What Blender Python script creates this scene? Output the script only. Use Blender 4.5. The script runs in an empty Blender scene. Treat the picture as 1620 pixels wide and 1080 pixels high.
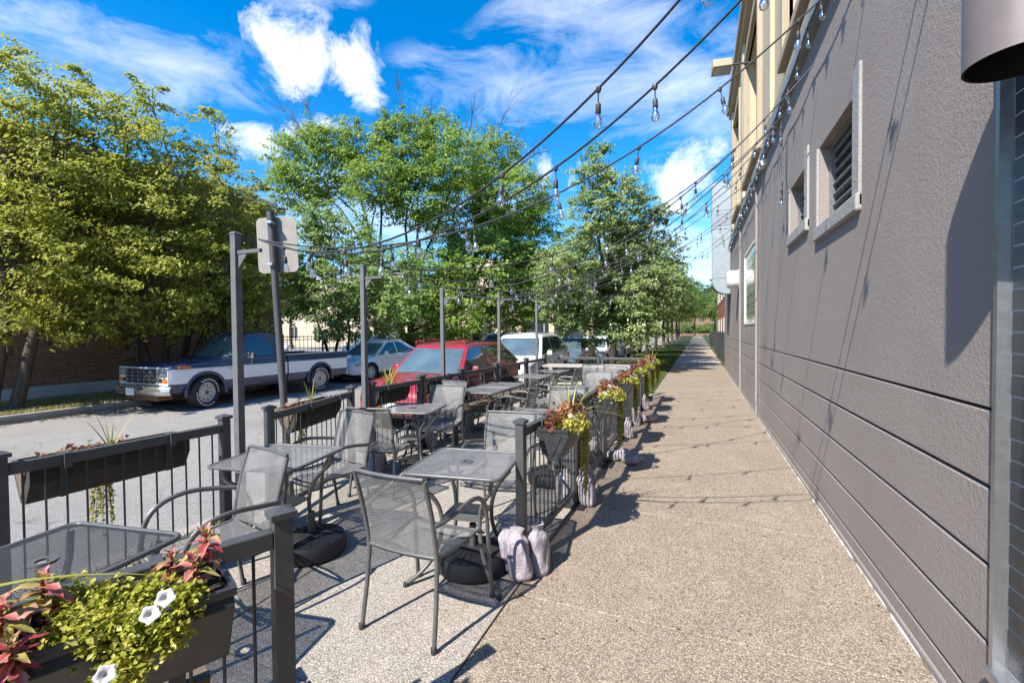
import bpy, math, random
import numpy as np
from mathutils import Vector, Matrix

# ------------------------------------------------------------------ camera, sky, sun, exposure
SC = bpy.context.scene
COL = SC.collection
PI = math.pi
R = math.radians

cam_data = bpy.data.cameras.new("camera")
cam = bpy.data.objects.new("camera", cam_data)
COL.objects.link(cam)
cam_data.sensor_width = 36.0
cam_data.lens = 16.0
cam_data.clip_start = 0.05
cam_data.clip_end = 2000
YAW, PITCH, ROLL = R(22.2176), R(-1.2198), R(-0.52)
cam.matrix_world = (Matrix.Translation((0, 0, 1.6)) @ Matrix.Rotation(YAW, 4, 'Z')
                    @ Matrix.Rotation(PI / 2 + PITCH, 4, 'X') @ Matrix.Rotation(ROLL, 4, 'Z'))
SC.camera = cam

SUN_EL, SUN_AZ = R(46), R(19.5)          # light travels towards (+sin az, +cos az)
sun_data = bpy.data.lights.new("sun", 'SUN')
sun_data.energy = 3.75
sun_data.angle = R(0.53)
sun_data.color = (1.0, 0.945, 0.86)
sun = bpy.data.objects.new("sun", sun_data)
COL.objects.link(sun)
sdir = Vector((math.sin(SUN_AZ) * math.cos(SUN_EL), math.cos(SUN_AZ) * math.cos(SUN_EL), -math.sin(SUN_EL)))
sun.rotation_euler = sdir.to_track_quat('-Z', 'Y').to_euler()
sun.location = (-4, -10, 14)

SC.view_settings.view_transform = 'Standard'
SC.view_settings.look = 'None'
SC.view_settings.exposure = 1.4
SC.view_settings.gamma = 1.0
SC.cycles.use_denoising = True
SC.cycles.max_bounces = 10
SC.cycles.diffuse_bounces = 6
SC.cycles.glossy_bounces = 3
SC.cycles.transmission_bounces = 6
SC.cycles.transparent_max_bounces = 24
SC.cycles.caustics_reflective = False
SC.cycles.caustics_refractive = False

world = bpy.data.worlds.new("World")
SC.world = world
world.use_nodes = True
WN, WL = world.node_tree.nodes, world.node_tree.links
WN.clear()


def wn(t, **kw):
    n = WN.new(t)
    for k, v in kw.items():
        setattr(n, k, v)
    return n


def wmath(op, a, b=None, clamp=False):
    n = wn('ShaderNodeMath', operation=op, use_clamp=clamp)
    for i, x in enumerate((a, b)):
        if x is None:
            continue
        if hasattr(x, 'is_output'):
            WL.new(x, n.inputs[i])
        else:
            n.inputs[i].default_value = x
    return n.outputs[0]


sky = wn('ShaderNodeTexSky', sky_type='NISHITA')
sky.sun_disc = False
sky.sun_elevation = SUN_EL
sky.sun_rotation = SUN_AZ + PI
sky.air_density = 1.0
sky.dust_density = 0.25
sky.ozone_density = 3.0
hsv = wn('ShaderNodeHueSaturation')
hsv.inputs['Saturation'].default_value = 1.45
hsv.inputs['Value'].default_value = 0.70
WL.new(sky.outputs[0], hsv.inputs['Color'])
tc = wn('ShaderNodeTexCoord')
dirv = tc.outputs['Generated']


def wdot(v, c):
    n = wn('ShaderNodeVectorMath', operation='DOT_PRODUCT')
    WL.new(v, n.inputs[0])
    n.inputs[1].default_value = c
    return n.outputs['Value']


def wnoise(vec, scale, detail=8, rough=.6, dist=0.0, stretch=(1, 1, 1), off=(0, 0, 0)):
    m = wn('ShaderNodeMapping')
    m.inputs['Scale'].default_value = stretch
    m.inputs['Location'].default_value = off
    WL.new(vec, m.inputs['Vector'])
    n = wn('ShaderNodeTexNoise')
    n.inputs['Scale'].default_value = scale
    n.inputs['Detail'].default_value = detail
    n.inputs['Roughness'].default_value = rough
    n.inputs['Distortion'].default_value = dist
    WL.new(m.outputs[0], n.inputs['Vector'])
    return n.outputs['Fac']


def az_el(az, el):
    """compass direction: az degrees left of +Y, el degrees up"""
    a, e = R(az), R(el)
    return Vector((-math.sin(a) * math.cos(e), math.cos(a) * math.cos(e), math.sin(e)))


def blob(az, el, wa, we, tilt=0.0):
    """soft elliptical cloud field, 1 in its middle and 0 at its rim"""
    c = az_el(az, el)
    e1 = Vector((0, 0, 1)).cross(c).normalized()
    e2 = c.cross(e1)
    t = R(tilt)
    u1 = e1 * math.cos(t) + e2 * math.sin(t)
    u2 = -e1 * math.sin(t) + e2 * math.cos(t)
    a = wdot(dirv, u1 / math.sin(R(wa)))
    b = wdot(dirv, u2 / math.sin(R(we)))
    front = wmath('GREATER_THAN', wdot(dirv, c), 0.0)
    d = wmath('ADD', wmath('MULTIPLY', a, a), wmath('MULTIPLY', b, b))
    s = wmath('SUBTRACT', 1.0, wmath('SQRT', d), True)
    return wmath('MULTIPLY', s, front)


def wsum(xs):
    o = xs[0]
    for x in xs[1:]:
        o = wmath('ADD', o, x)
    return o


n_fine = wnoise(dirv, 7.5, 12, .66, .45)
n_big = wnoise(dirv, 3.0, 6, .55, .2, off=(3.1, .4, 1.7))
n_cirr = wnoise(dirv, 4.2, 10, .66, .6, stretch=(1.0, 1.6, 3.4), off=(7, 2, 3))
CUMULUS, CIRRUS = [], []
for q in ((49.5, 29.6, 7.0, 4.2, -18), (45.2, 27.6, 6.5, 3.2, -30), (39.6, 28.6, 3.4, 4.6, 10), (50.5, 20.2, 8.5, 4.2, 6),
          (44.5, 22.3, 4.5, 2.6, 8), (1.0, 17.5, 9.5, 4.6, 0), (17, 19.5, 7.0, 4.0, 0), (-16, 24, 12, 5, 0), (88, 22, 11, 5, 4),
          (120, 34, 13, 6, 5), (165, 28, 14, 6, -4), (210, 36, 15, 7, 0), (262, 27, 14, 6, 6), (310, 33, 13, 6, 0)):
    CUMULUS.append(blob(*q))
for q in ((64, 24.5, 17, 5.5, -6), (22.5, 28.2, 16, 5.2, 3), (3, 26.5, 13, 9, 12), (14, 35, 12, 5, -8), (48, 34, 9, 3, -14), (36, 14, 26, 6, 0),
          (0, 10, 14, 6, 0), (100, 30, 22, 8, 0), (150, 42, 25, 9, 8), (230, 30, 24, 9, 0), (290, 40, 22, 9, -6)):
    CIRRUS.append(blob(*q))
cum = wmath('ADD', wmath('MULTIPLY', wsum(CUMULUS), 0.62), wmath('MULTIPLY', wmath('SUBTRACT', n_fine, .5), 2.5))
cum = wmath('ADD', cum, wmath('MULTIPLY', wmath('SUBTRACT', n_big, .5), .9))
cum_mask = wmath('MULTIPLY', wmath('SUBTRACT', cum, .24), 2.0, True)
cum_mask = wmath('MULTIPLY', cum_mask, wmath('MULTIPLY', wsum(CUMULUS), 6.0, True))
cir = wmath('ADD', wmath('MULTIPLY', wsum(CIRRUS), .55), wmath('MULTIPLY', wmath('SUBTRACT', n_cirr, .5), 1.9))
cir_mask = wmath('MULTIPLY', wmath('SUBTRACT', cir, .10), 1.15, True)
cir_mask = wmath('MULTIPLY', wmath('MULTIPLY', cir_mask, wmath('MULTIPLY', wsum(CIRRUS), 4.0, True)), .62)
cl = wmath('MAXIMUM', cum_mask, cir_mask)
cl = wmath('MINIMUM', cl, .97)
up = wmath('MULTIPLY', wmath('SUBTRACT', wdot(dirv, (0, 0, 1)), .01), 12.0, True)
cl = wmath('MULTIPLY', cl, up)
mixc = wn('ShaderNodeMix', data_type='RGBA')
WL.new(cl, mixc.inputs['Factor'])
WL.new(hsv.outputs[0], mixc.inputs['A'])
mixc.inputs['B'].default_value = (3.9, 3.95, 4.2, 1)
bg = wn('ShaderNodeBackground')
bg.inputs['Strength'].default_value = 0.15
WL.new(mixc.outputs['Result'], bg.inputs['Color'])
wo = wn('ShaderNodeOutputWorld')
WL.new(bg.outputs[0], wo.inputs['Surface'])

# ------------------------------------------------------------------ helpers
class MB:
    """collects shapes; build() links them as ONE mesh object"""
    def __init__(self):
        self.v, self.f = [], []

    def add(self, vs, fs, M=None):
        b = len(self.v)
        self.v += [tuple(M @ Vector(q)) for q in vs] if M is not None else [tuple(q) for q in vs]
        self.f += [tuple(i + b for i in f) for f in fs]
        return self

    def box(self, cx, cy, cz, sx, sy, sz, rz=0.0, rx=0.0, ry=0.0, taper=1.0):
        h = ((-.5, -.5, -.5), (.5, -.5, -.5), (.5, .5, -.5), (-.5, .5, -.5), (-.5, -.5, .5), (.5, -.5, .5), (.5, .5, .5), (-.5, .5, .5))
        vs = [(a * sx * (taper if c > 0 else 1), b * sy * (taper if c > 0 else 1), c * sz) for a, b, c in h]
        fs = ((3, 2, 1, 0), (4, 5, 6, 7), (0, 1, 5, 4), (1, 2, 6, 5), (2, 3, 7, 6), (3, 0, 4, 7))
        M = Matrix.Translation((cx, cy, cz))
        if rz or rx or ry:
            M = M @ Matrix.Rotation(rz, 4, 'Z') @ Matrix.Rotation(ry, 4, 'Y') @ Matrix.Rotation(rx, 4, 'X')
        return self.add(vs, fs, M)

    def span(self, x0, x1, y0, y1, z0, z1):
        return self.box((x0 + x1) / 2, (y0 + y1) / 2, (z0 + z1) / 2, abs(x1 - x0), abs(y1 - y0), abs(z1 - z0))

    def tube(self, pts, r, n=8, cap=True, flat=1.0):
        P = [Vector(p) for p in pts]
        m = len(P)
        rs = r if isinstance(r, (list, tuple)) else [r] * m
        b = len(self.v)
        up = None
        for i in range(m):
            t = (P[min(i + 1, m - 1)] - P[max(i - 1, 0)])
            t = t.normalized() if t.length > 1e-9 else Vector((0, 0, 1))
            if up is None:
                ref = Vector((0, 0, 1)) if abs(t.z) < .9 else Vector((1, 0, 0))
                s = t.cross(ref).normalized()
            else:
                s = (up - t * up.dot(t))
                s = s.normalized() if s.length > 1e-6 else t.orthogonal().normalized()
            up = s
            w = t.cross(s)
            for k in range(n):
                a = 2 * PI * k / n
                self.v.append(tuple(P[i] + s * (math.cos(a) * rs[i]) + w * (math.sin(a) * rs[i] * flat)))
        for i in range(m - 1):
            for k in range(n):
                self.f.append((b + i * n + k, b + i * n + (k + 1) % n, b + (i + 1) * n + (k + 1) % n, b + (i + 1) * n + k))
        if cap:
            self.f.append(tuple(b + k for k in reversed(range(n))))
            self.f.append(tuple(b + (m - 1) * n + k for k in range(n)))
        return self

    def lathe(self, prof, n=24, M=None, closed=False):
        vs, fs = [], []
        for r, z in prof:
            for k in range(n):
                a = 2 * PI * k / n
                vs.append((r * math.cos(a), r * math.sin(a), z))
        m = len(prof)
        for i in range(m - 1):
            for k in range(n):
                fs.append((i * n + k, i * n + (k + 1) % n, (i + 1) * n + (k + 1) % n, (i + 1) * n + k))
        if closed:
            fs.append(tuple(reversed(range(n))))
            fs.append(tuple((m - 1) * n + k for k in range(n)))
        return self.add(vs, fs, M)

    def prism(self, poly, a, b, M=None, bottom=True, top=True, skip=()):
        """poly in local XY, extruded along local Z from a to b"""
        n = len(poly)
        vs = [(x, y, a) for x, y in poly] + [(x, y, b) for x, y in poly]
        fs = [(i, (i + 1) % n, n + (i + 1) % n, n + i) for i in range(n) if i not in skip]
        if bottom:
            fs.append(tuple(reversed(range(n))))
        if top:
            fs.append(tuple(range(n, 2 * n)))
        return self.add(vs, fs, M)

    def grid(self, fn, nu, nv):
        vs = [fn(i / nu, j / nv) for j in range(nv + 1) for i in range(nu + 1)]
        w = nu + 1
        fs = [(j * w + i, j * w + i + 1, (j + 1) * w + i + 1, (j + 1) * w + i) for j in range(nv) for i in range(nu)]
        return self.add(vs, fs)

    def mesh(self, name, mat, smooth=0):
        me = bpy.data.meshes.new(name)
        me.from_pydata(self.v, [], self.f)
        if smooth:
            me.polygons.foreach_set('use_smooth', [True] * len(me.polygons))
            me.set_sharp_from_angle(angle=R(smooth))
        if mat:
            me.materials.append(mat)
        me.update()
        return me

    def build(self, name, mat, parent=None, smooth=0, loc=(0, 0, 0), rz=0.0, bevel=0.0):
        o = inst(self.mesh(name, mat, smooth), name, parent, loc, rz)
        if bevel:
            bv = o.modifiers.new('bevel', 'BEVEL')
            bv.width = bevel
            bv.segments = 2
            bv.limit_method = 'ANGLE'
        return o


def inst(me, name, parent=None, loc=(0, 0, 0), rz=0.0, rot=None, scale=None):
    o = bpy.data.objects.new(name, me)
    COL.objects.link(o)
    o.location = loc
    o.rotation_euler = rot if rot is not None else (0, 0, rz)
    if scale is not None:
        o.scale = scale if hasattr(scale, '__len__') else (scale,) * 3
    if parent is not None:
        o.parent = parent
    return o


def tag(o, label=None, cat=None, group=None, kind=None):
    for k, v in (('label', label), ('category', cat), ('group', group), ('kind', kind)):
        if v:
            o[k] = v
    return o


def thing(name, label, cat, loc=(0, 0, 0), rz=0.0, group=None):
    o = bpy.data.objects.new(name, None)
    COL.objects.link(o)
    o.empty_display_size = .1
    o.location = loc
    o.rotation_euler = (0, 0, rz)
    return tag(o, label, cat, group)


CHILD = {}


def clone(root, loc, rz, label, group=None):
    """copy of a thing with copies of its parts and sub-parts"""
    def cp(o, par):
        c = o.copy()
        COL.objects.link(c)
        if par is not None:
            c.parent = par
        for ch in list(o.children):
            cp(ch, c)
        return c
    r = cp(root, None)
    r.location = loc
    r.rotation_euler = (0, 0, rz)
    r['label'] = label
    if group:
        r['group'] = group
    return r


def mesh_np(name, verts, faces, mat):
    """verts (N,3), faces (M,k) with one k: fast mesh"""
    verts = np.ascontiguousarray(verts, dtype=np.float32)
    faces = np.ascontiguousarray(faces, dtype=np.int32)
    me = bpy.data.meshes.new(name)
    k = faces.shape[1]
    me.vertices.add(len(verts))
    me.vertices.foreach_set('co', verts.ravel())
    me.loops.add(faces.size)
    me.loops.foreach_set('vertex_index', faces.ravel())
    me.polygons.add(len(faces))
    me.polygons.foreach_set('loop_start', np.arange(0, faces.size, k, dtype=np.int32))
    if mat:
        me.materials.append(mat)
    me.update(calc_edges=True)
    return me


# ------------------------------------------------------------------ materials
class NT:
    def __init__(self, name):
        self.m = bpy.data.materials.new(name)
        self.m.use_nodes = True
        self.n, self.l = self.m.node_tree.nodes, self.m.node_tree.links
        self.n.clear()
        self.out = self.n.new('ShaderNodeOutputMaterial')
        self.tc = None

    def new(self, t, ins=None, **kw):
        n = self.n.new(t)
        for k, v in kw.items():
            setattr(n, k, v)
        for k, v in (ins or {}).items():
            self.put(n.inputs[k], v)
        return n

    def put(self, sock, v):
        if hasattr(v, 'is_output'):
            self.l.new(v, sock)
        else:
            if isinstance(v, (tuple, list)) and len(v) == 3 and sock.type == 'RGBA':
                v = (*v, 1)
            sock.default_value = v

    def coord(self, which='Object'):
        if self.tc is None:
            self.tc = self.new('ShaderNodeTexCoord')
        return self.tc.outputs[which]

    def pos(self):
        return self.new('ShaderNodeNewGeometry').outputs['Position']

    def noise(self, scale, detail=4, rough=.55, vec=None, dist=0.0):
        return self.new('ShaderNodeTexNoise', {'Vector': vec or self.coord(), 'Scale': scale, 'Detail': detail, 'Roughness': rough, 'Distortion': dist}).outputs['Fac']

    def voro(self, scale, vec=None, out='Color', feature='F1', rnd=1.0):
        return self.new('ShaderNodeTexVoronoi', {'Vector': vec or self.coord(), 'Scale': scale, 'Randomness': rnd}, feature=feature).outputs[out]

    def math(self, op, a, b=None, clamp=False):
        n = self.new('ShaderNodeMath', operation=op, use_clamp=clamp)
        self.put(n.inputs[0], a)
        if b is not None:
            self.put(n.inputs[1], b)
        return n.outputs[0]

    def ramp(self, fac, stops, interp='LINEAR'):
        n = self.new('ShaderNodeValToRGB', {'Fac': fac})
        n.color_ramp.interpolation = interp
        e = n.color_ramp.elements
        while len(e) < len(stops):
            e.new(.5)
        for el, (p, c) in zip(e, stops):
            el.position = p
            el.color = (*c, 1) if len(c) == 3 else c
        return n.outputs['Color']

    def mix(self, fac, a, b, blend='MIX'):
        n = self.new('ShaderNodeMix', data_type='RGBA', blend_type=blend)
        self.put(n.inputs['Factor'], fac)
        self.put(n.inputs['A'], a)
        self.put(n.inputs['B'], b)
        return n.outputs['Result']

    def bump(self, h, strength=.3, dist=.01, normal=None):
        n = self.new('ShaderNodeBump', {'Height': h, 'Strength': strength, 'Distance': dist})
        if normal is not None:
            self.put(n.inputs['Normal'], normal)
        return n.outputs['Normal']

    def principled(self, color, rough=.6, metal=0.0, normal=None, spec=.5, coat=0.0, **kw):
        p = self.new('ShaderNodeBsdfPrincipled', {'Base Color': color, 'Roughness': rough, 'Metallic': metal, 'Specular IOR Level': spec, 'Coat Weight': coat})
        if normal is not None:
            self.put(p.inputs['Normal'], normal)
        for k, v in kw.items():
            self.put(p.inputs[k], v)
        return p.outputs[0]

    def done(self, shader):
        self.l.new(shader, self.out.inputs['Surface'])
        return self.m


def sepxyz(t, vec):
    return t.new('ShaderNodeSeparateXYZ', {'Vector': vec}).outputs


def simple(name, col, rough=.55, metal=0.0, var=.18, scale=9.0, bump=0.0, bscale=60, spec=.5, coat=0.0):
    t = NT(name)
    n = t.noise(scale, 5, .6)
    lo = tuple(c * (1 - var) for c in col)
    hi = tuple(min(1, c * (1 + var)) for c in col)
    c = t.ramp(n, ((.3, lo), (.7, hi)))
    nr = t.bump(t.noise(bscale, 4), bump, .004) if bump else None
    ro = t.math('ADD', t.math('MULTIPLY', t.noise(scale * 2.3, 4), .24), rough - .12, True)
    return t.done(t.principled(c, ro, metal, nr, spec, coat))


M = {}
M['powder'] = simple('charcoal_powder_coat', (.064, .065, .067), .46, 0, .18, 14, .12, 260)
M['powder_light'] = simple('grey_powder_coat', (.12, .122, .125), .45, 0, .15, 14, .1, 260)
M['rod'] = simple('dark_steel_rod', (.03, .033, .036), .45, 0, .1, 14)
M['frame'] = simple('grey_steel_tube', (.098, .097, .096), .38, 0, .15, 20, .06, 200)
M['rubber'] = simple('black_rubber', (.022, .022, .024), .62, 0, .25, 30, .2, 90)
M['plastic'] = simple('black_plastic_trough', (.032, .033, .035), .36, 0, .3, 18, .12, 80)
M['soil'] = simple('potting_soil', (.03, .02, .014), .95, 0, .5, 60, .8, 90)
M['cable'] = simple('black_cable', (.035, .035, .037), .5, 0, .1, 10)
M['tyre'] = simple('tyre_rubber', (.022, .022, .023), .75, 0, .25, 24, .3, 70)
M['dark'] = simple('dark_void', (.008, .008, .009), .9, 0, .1, 5)
M['steel'] = simple('brushed_steel_trim', (.42, .43, .44), .35, .85, .1, 20)
M['galv'] = simple('galvanised_duct_sheet', (.30, .345, .375), .42, .3, .12, 6, .06, 30)
M['white_metal'] = simple('white_painted_metal', (.72, .72, .70), .5, 0, .12, 14)
M['sign_back'] = simple('bare_sign_aluminium', (.27, .245, .215), .55, .15, .1, 12)


def mesh_metal(name, thr, per, k_=1.0):
    """woven steel: solid strands with open diamonds between them"""
    t = NT(name)
    x, y, z = sepxyz(t, t.coord())
    b = t.math('ADD', t.math('MULTIPLY', y, 1.0), z)
    kk = 2 * PI / per
    s1 = t.math('SINE', t.math('MULTIPLY', t.math('ADD', x, b), kk * .7))
    s2 = t.math('SINE', t.math('MULTIPLY', t.math('SUBTRACT', x, b), kk * .7))
    hole = t.math('GREATER_THAN', t.math('MULTIPLY', s1, s2), thr)
    hole2 = t.math('MULTIPLY', hole, t.math('ADD', t.math('MULTIPLY', t.noise(8, 3), .2), .9), True)
    bs = t.principled(t.ramp(t.noise(12, 4), ((.3, (.14 * k_, .138 * k_, .137 * k_)), (.7, (.20 * k_, .197 * k_, .195 * k_)))), .5, 0.0)
    tr = t.new('ShaderNodeBsdfTransparent')
    mx = t.new('ShaderNodeMixShader', {0: hole2})
    t.l.new(bs, mx.inputs[1])
    t.l.new(tr.outputs[0], mx.inputs[2])
    return t.done(mx.outputs[0])


M['mesh'] = mesh_metal('woven_steel_mesh', .15, .0100)
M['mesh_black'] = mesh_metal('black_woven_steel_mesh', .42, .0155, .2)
M['mesh_top'] = mesh_metal('dense_woven_steel_mesh', .42, .0155)


def concrete_agg(name, c_lo, c_hi, seedoff, scale=85, stain=.35):
    """exposed aggregate: pebbles set in mortar"""
    t = NT(name)
    p = t.pos()
    v = t.new('ShaderNodeTexVoronoi', {'Vector': p, 'Scale': scale, 'Randomness': 1.0})
    v2 = t.new('ShaderNodeTexVoronoi', {'Vector': p, 'Scale': scale * .45, 'Randomness': 1.0})
    sep = t.new('ShaderNodeSeparateColor', {'Color': v.outputs['Color']}).outputs
    pebble = t.ramp(sep[0], ((0, c_lo), (.35, tuple(a * .5 + b * .5 for a, b in zip(c_lo, c_hi))), (.7, c_hi), (.93, tuple(min(.85, c * 1.45) for c in c_hi)), (1, (.13, .10, .08))))
    grout = tuple(c * .62 for c in c_lo)
    edge = t.math('SUBTRACT', 1.0, t.math('MULTIPLY', v.outputs['Distance'], 1.35), True)
    c = t.mix(t.math('MULTIPLY', t.math('SUBTRACT', edge, .12), 3.2, True), grout, pebble)
    spots = t.math('GREATER_THAN', t.new('ShaderNodeSeparateColor', {'Color': v2.outputs['Color']}).outputs[1], .965)
    c = t.mix(t.math('MULTIPLY', spots, .45), c, (.10, .075, .055))
    big = t.noise(.9, 6, .62, p)
    c = t.mix(t.math('MULTIPLY', t.math('SUBTRACT', big, .42), 2.2 * stain, True), c, tuple(q * .55 for q in c_lo))
    mid = t.noise(4.5, 5, .6, p)
    c = t.mix(t.math('MULTIPLY', t.math('SUBTRACT', mid, .55), 1.8, True), c, tuple(min(.7, q * 1.15) for q in c_hi))
    h = t.math('MULTIPLY', edge, 1.0)
    nr = t.bump(h, .42, .006)
    return t.done(t.principled(c, .82, 0, nr, .3))


M['sidewalk'] = concrete_agg('tan_exposed_aggregate', (0.265, 0.212, 0.160), (0.382, 0.312, 0.239), 0, 125, .45)
M['patio'] = concrete_agg('pale_exposed_aggregate', (0.328, 0.290, 0.244), (0.445, 0.399, 0.344), 3, 150, .3)


def plain_concrete(name, lo, hi, sc=3.0, bump=.25):
    t = NT(name)
    p = t.pos()
    n = t.noise(sc, 8, .68, p)
    f = t.noise(140, 4, .6, p)
    c = t.ramp(n, ((.28, lo), (.72, hi)))
    c = t.mix(t.math('MULTIPLY', t.math('SUBTRACT', f, .5), .8, True), c, tuple(q * .5 for q in lo))
    c = t.mix(t.math('MULTIPLY', t.math('SUBTRACT', t.noise(11, 8, .7, p), .58), 2.5, True), c, tuple(q * .45 for q in lo))
    nr = t.bump(t.math('ADD', f, t.math('MULTIPLY', n, .5)), bump, .006)
    return t.done(t.principled(c, .85, 0, nr, .3))


M['joint'] = plain_concrete('dark_joint', (.07, .06, .05), (.12, .10, .085))
M['kerb'] = plain_concrete('weathered_kerb_concrete', (.22, .19, .165), (.40, .365, .325), 2.2, .5)
M['ledge'] = plain_concrete('pale_foundation_concrete', (.40, .40, .385), (.54, .54, .52), 1.6, .2)
M['walk_far'] = plain_concrete('pale_walk_concrete', (0.277, 0.227, 0.172), (0.395, 0.332, 0.265), 1.2, .2)


def asphalt():
    t = NT('sun_bleached_asphalt')
    p = t.pos()
    v = t.voro(120, p)
    sp = t.new('ShaderNodeSeparateColor', {'Color': v}).outputs[0]
    c = t.ramp(sp, ((0, (0.167, 0.155, 0.144)), (.5, (0.243, 0.230, 0.214)), (.9, (0.306, 0.293, 0.275)), (1, (0.396, 0.378, 0.360))))
    c = t.mix(t.math('MULTIPLY', t.math('SUBTRACT', t.noise(.55, 7, .65, p), .47), 2.2, True), c, (0.153, 0.144, 0.135))
    crack = t.new('ShaderNodeTexVoronoi', {'Vector': t.new('ShaderNodeVectorMath', {0: p, 1: t.new('ShaderNodeTexNoise', {'Vector': p, 'Scale': 1.2, 'Detail': 6}).outputs['Color']}, operation='ADD').outputs[0], 'Scale': .42}, feature='DISTANCE_TO_EDGE').outputs['Distance']
    ck = t.math('LESS_THAN', crack, .004)
    c = t.mix(t.math('MULTIPLY', ck, .4), c, (0.072, 0.068, 0.063))
    c = t.mix(t.math('MULTIPLY', t.math('SUBTRACT', t.noise(2.1, 5, .6, p), .63), 5, True), c, (0.090, 0.081, 0.077))
    nr = t.bump(sp, .25, .005)
    return t.done(t.principled(c, .85, 0, nr, .3))


M['asphalt'] = asphalt()


def stucco(name, lo, hi, strength=.55, scale=70, dirt=.25):
    t = NT(name)
    p = t.pos()
    f = t.noise(scale, 3, .68, p)
    g = t.noise(scale * .3, 3, .5, p)
    big = t.noise(.8, 7, .65, p)
    c = t.ramp(big, ((.3, lo), (.7, hi)))
    c = t.mix(t.math('MULTIPLY', t.math('SUBTRACT', f, .45), .9, True), c, tuple(min(.9, q * 1.25) for q in hi))
    z = sepxyz(t, p)[2]
    low = t.math('MULTIPLY', t.math('SUBTRACT', .35, z), 1.6, True)
    c = t.mix(t.math('MULTIPLY', t.math('MULTIPLY', low, t.noise(6, 6, .7, p)), dirt * 3, True), c, (.26, .23, .20))
    str_ = t.new('ShaderNodeMapping', {'Vector': p, 'Scale': (1, 2.6, .18)}).outputs[0]
    st = t.noise(2.4, 6, .65, str_)
    c = t.mix(t.math('MULTIPLY', t.math('SUBTRACT', st, .56), 1.4 * dirt, True), c, tuple(q * .55 for q in lo))
    h = t.math('ADD', f, t.math('MULTIPLY', g, .8))
    nr = t.bump(h, strength, .010)
    return t.done(t.principled(c, .78, 0, nr, .35))


M['stucco'] = stucco('taupe_grey_painted_stucco', (0.256, 0.220, 0.199), (0.307, 0.267, 0.242), .7, 140, .5)
M['stucco_trim'] = stucco('pale_grey_stucco_surround', (0.277, 0.265, 0.252), (0.353, 0.336, 0.323), .7, 55)
M['cream'] = stucco('cream_painted_facade', (0.420, 0.353, 0.235), (0.504, 0.433, 0.302), .2, 40, .3)
M['tan_trim'] = stucco('tan_painted_trim', (0.336, 0.269, 0.189), (0.395, 0.323, 0.235), .2, 40, .3)
M['gutter'] = simple('grey_green_flashing', (.22, .245, .235), .42, .2, .25, 8)
M['tile'] = simple('black_glazed_tile', (.014, .017, .020), .22, 0, .35, 5, .04, 14, .6)
M['grout'] = simple('pale_tile_grout', (.62, .62, .62), .8, 0, .1, 20)
M['fixture'] = simple('brown_grey_lamp_metal', (0.155, 0.130, 0.124), .42, 0, .08, 6, .06, 160)


def brick_mat(name, cols):
    t = NT(name)
    rnd = t.new('ShaderNodeObjectInfo').outputs['Random']
    isl = t.new('ShaderNodeNewGeometry').outputs['Random Per Island']
    r = t.math('FRACT', t.math('ADD', rnd, isl))
    c = t.ramp(r, tuple((i / (len(cols) - 1), q) for i, q in enumerate(cols)))
    p = t.pos()
    c = t.mix(t.math('MULTIPLY', t.noise(30, 5, .6, p), .35), c, tuple(q * .55 for q in cols[0]))
    nr = t.bump(t.noise(90, 4, .6, p), .4, .006)
    return t.done(t.principled(c, .82, 0, nr, .3))


M['brick'] = brick_mat('brown_brick', ((.23, .122, .082), (.28, .15, .10), (.33, .178, .12), (.25, .134, .09)))
M['mortar'] = plain_concrete('brown_mortar', (.46, .38, .31), (.56, .46, .38), 3, .3)
M['brick_red'] = brick_mat('orange_brick', ((.34, .12, .06), (.40, .15, .08), (.30, .10, .055)))


def wood(name, lo, hi):
    t = NT(name)
    m = t.new('ShaderNodeMapping', {'Vector': t.coord(), 'Scale': (2.2, 26, 26)}).outputs[0]
    n = t.noise(2.0, 8, .62, m, .8)
    c = t.ramp(n, ((.28, lo), (.72, hi)))
    c = t.mix(t.math('MULTIPLY', t.math('SUBTRACT', t.noise(5, 6, .7), .5), 1.2, True), c, tuple(q * .5 for q in lo))
    return t.done(t.principled(c, .75, 0, t.bump(n, .35, .004), .3))


M['wood'] = wood('weathered_brown_timber', (.085, .062, .045), (.19, .145, .105))
M['wood_dark'] = wood('dark_stained_timber', (.03, .026, .024), (.062, .054, .05))
M['wood_grey'] = wood('silvered_timber', (.26, .235, .21), (.46, .425, .385))


def glass_clear(name, tint=(.9, .93, .95), op=.22):
    t = NT(name)
    g = t.new('ShaderNodeBsdfGlossy', {'Color': (.9, .9, .9, 1), 'Roughness': .06})
    d = t.new('ShaderNodeBsdfTransparent', {'Color': (*tint, 1)})
    fr = t.new('ShaderNodeFresnel', {'IOR': 1.5})
    f = t.math('ADD', fr.outputs[0], op, True)
    mx = t.new('ShaderNodeMixShader', {0: f})
    t.l.new(d.outputs[0], mx.inputs[1])
    t.l.new(g.outputs[0], mx.inputs[2])
    return t.done(mx.outputs[0])


M['bulb'] = glass_clear('clear_bulb_glass', (.93, .95, .96), .12)


def window_glass(name, col, rough=.06, spec=.9):
    t = NT(name)
    c = t.ramp(t.noise(2.2, 4), ((.3, tuple(q * .6 for q in col)), (.7, col)))
    return t.done(t.principled(c, rough, 0, None, spec, .6))


M['pane'] = window_glass('dark_window_glass', (.035, .045, .05))
M['car_glass'] = window_glass('tinted_car_glass', (.035, .052, .055), .03)
M['shield'] = window_glass('windscreen_glass', (.10, .15, .17), .03)
M['block'] = window_glass('green_glass_block', (.36, .42, .30), .18)


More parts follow.
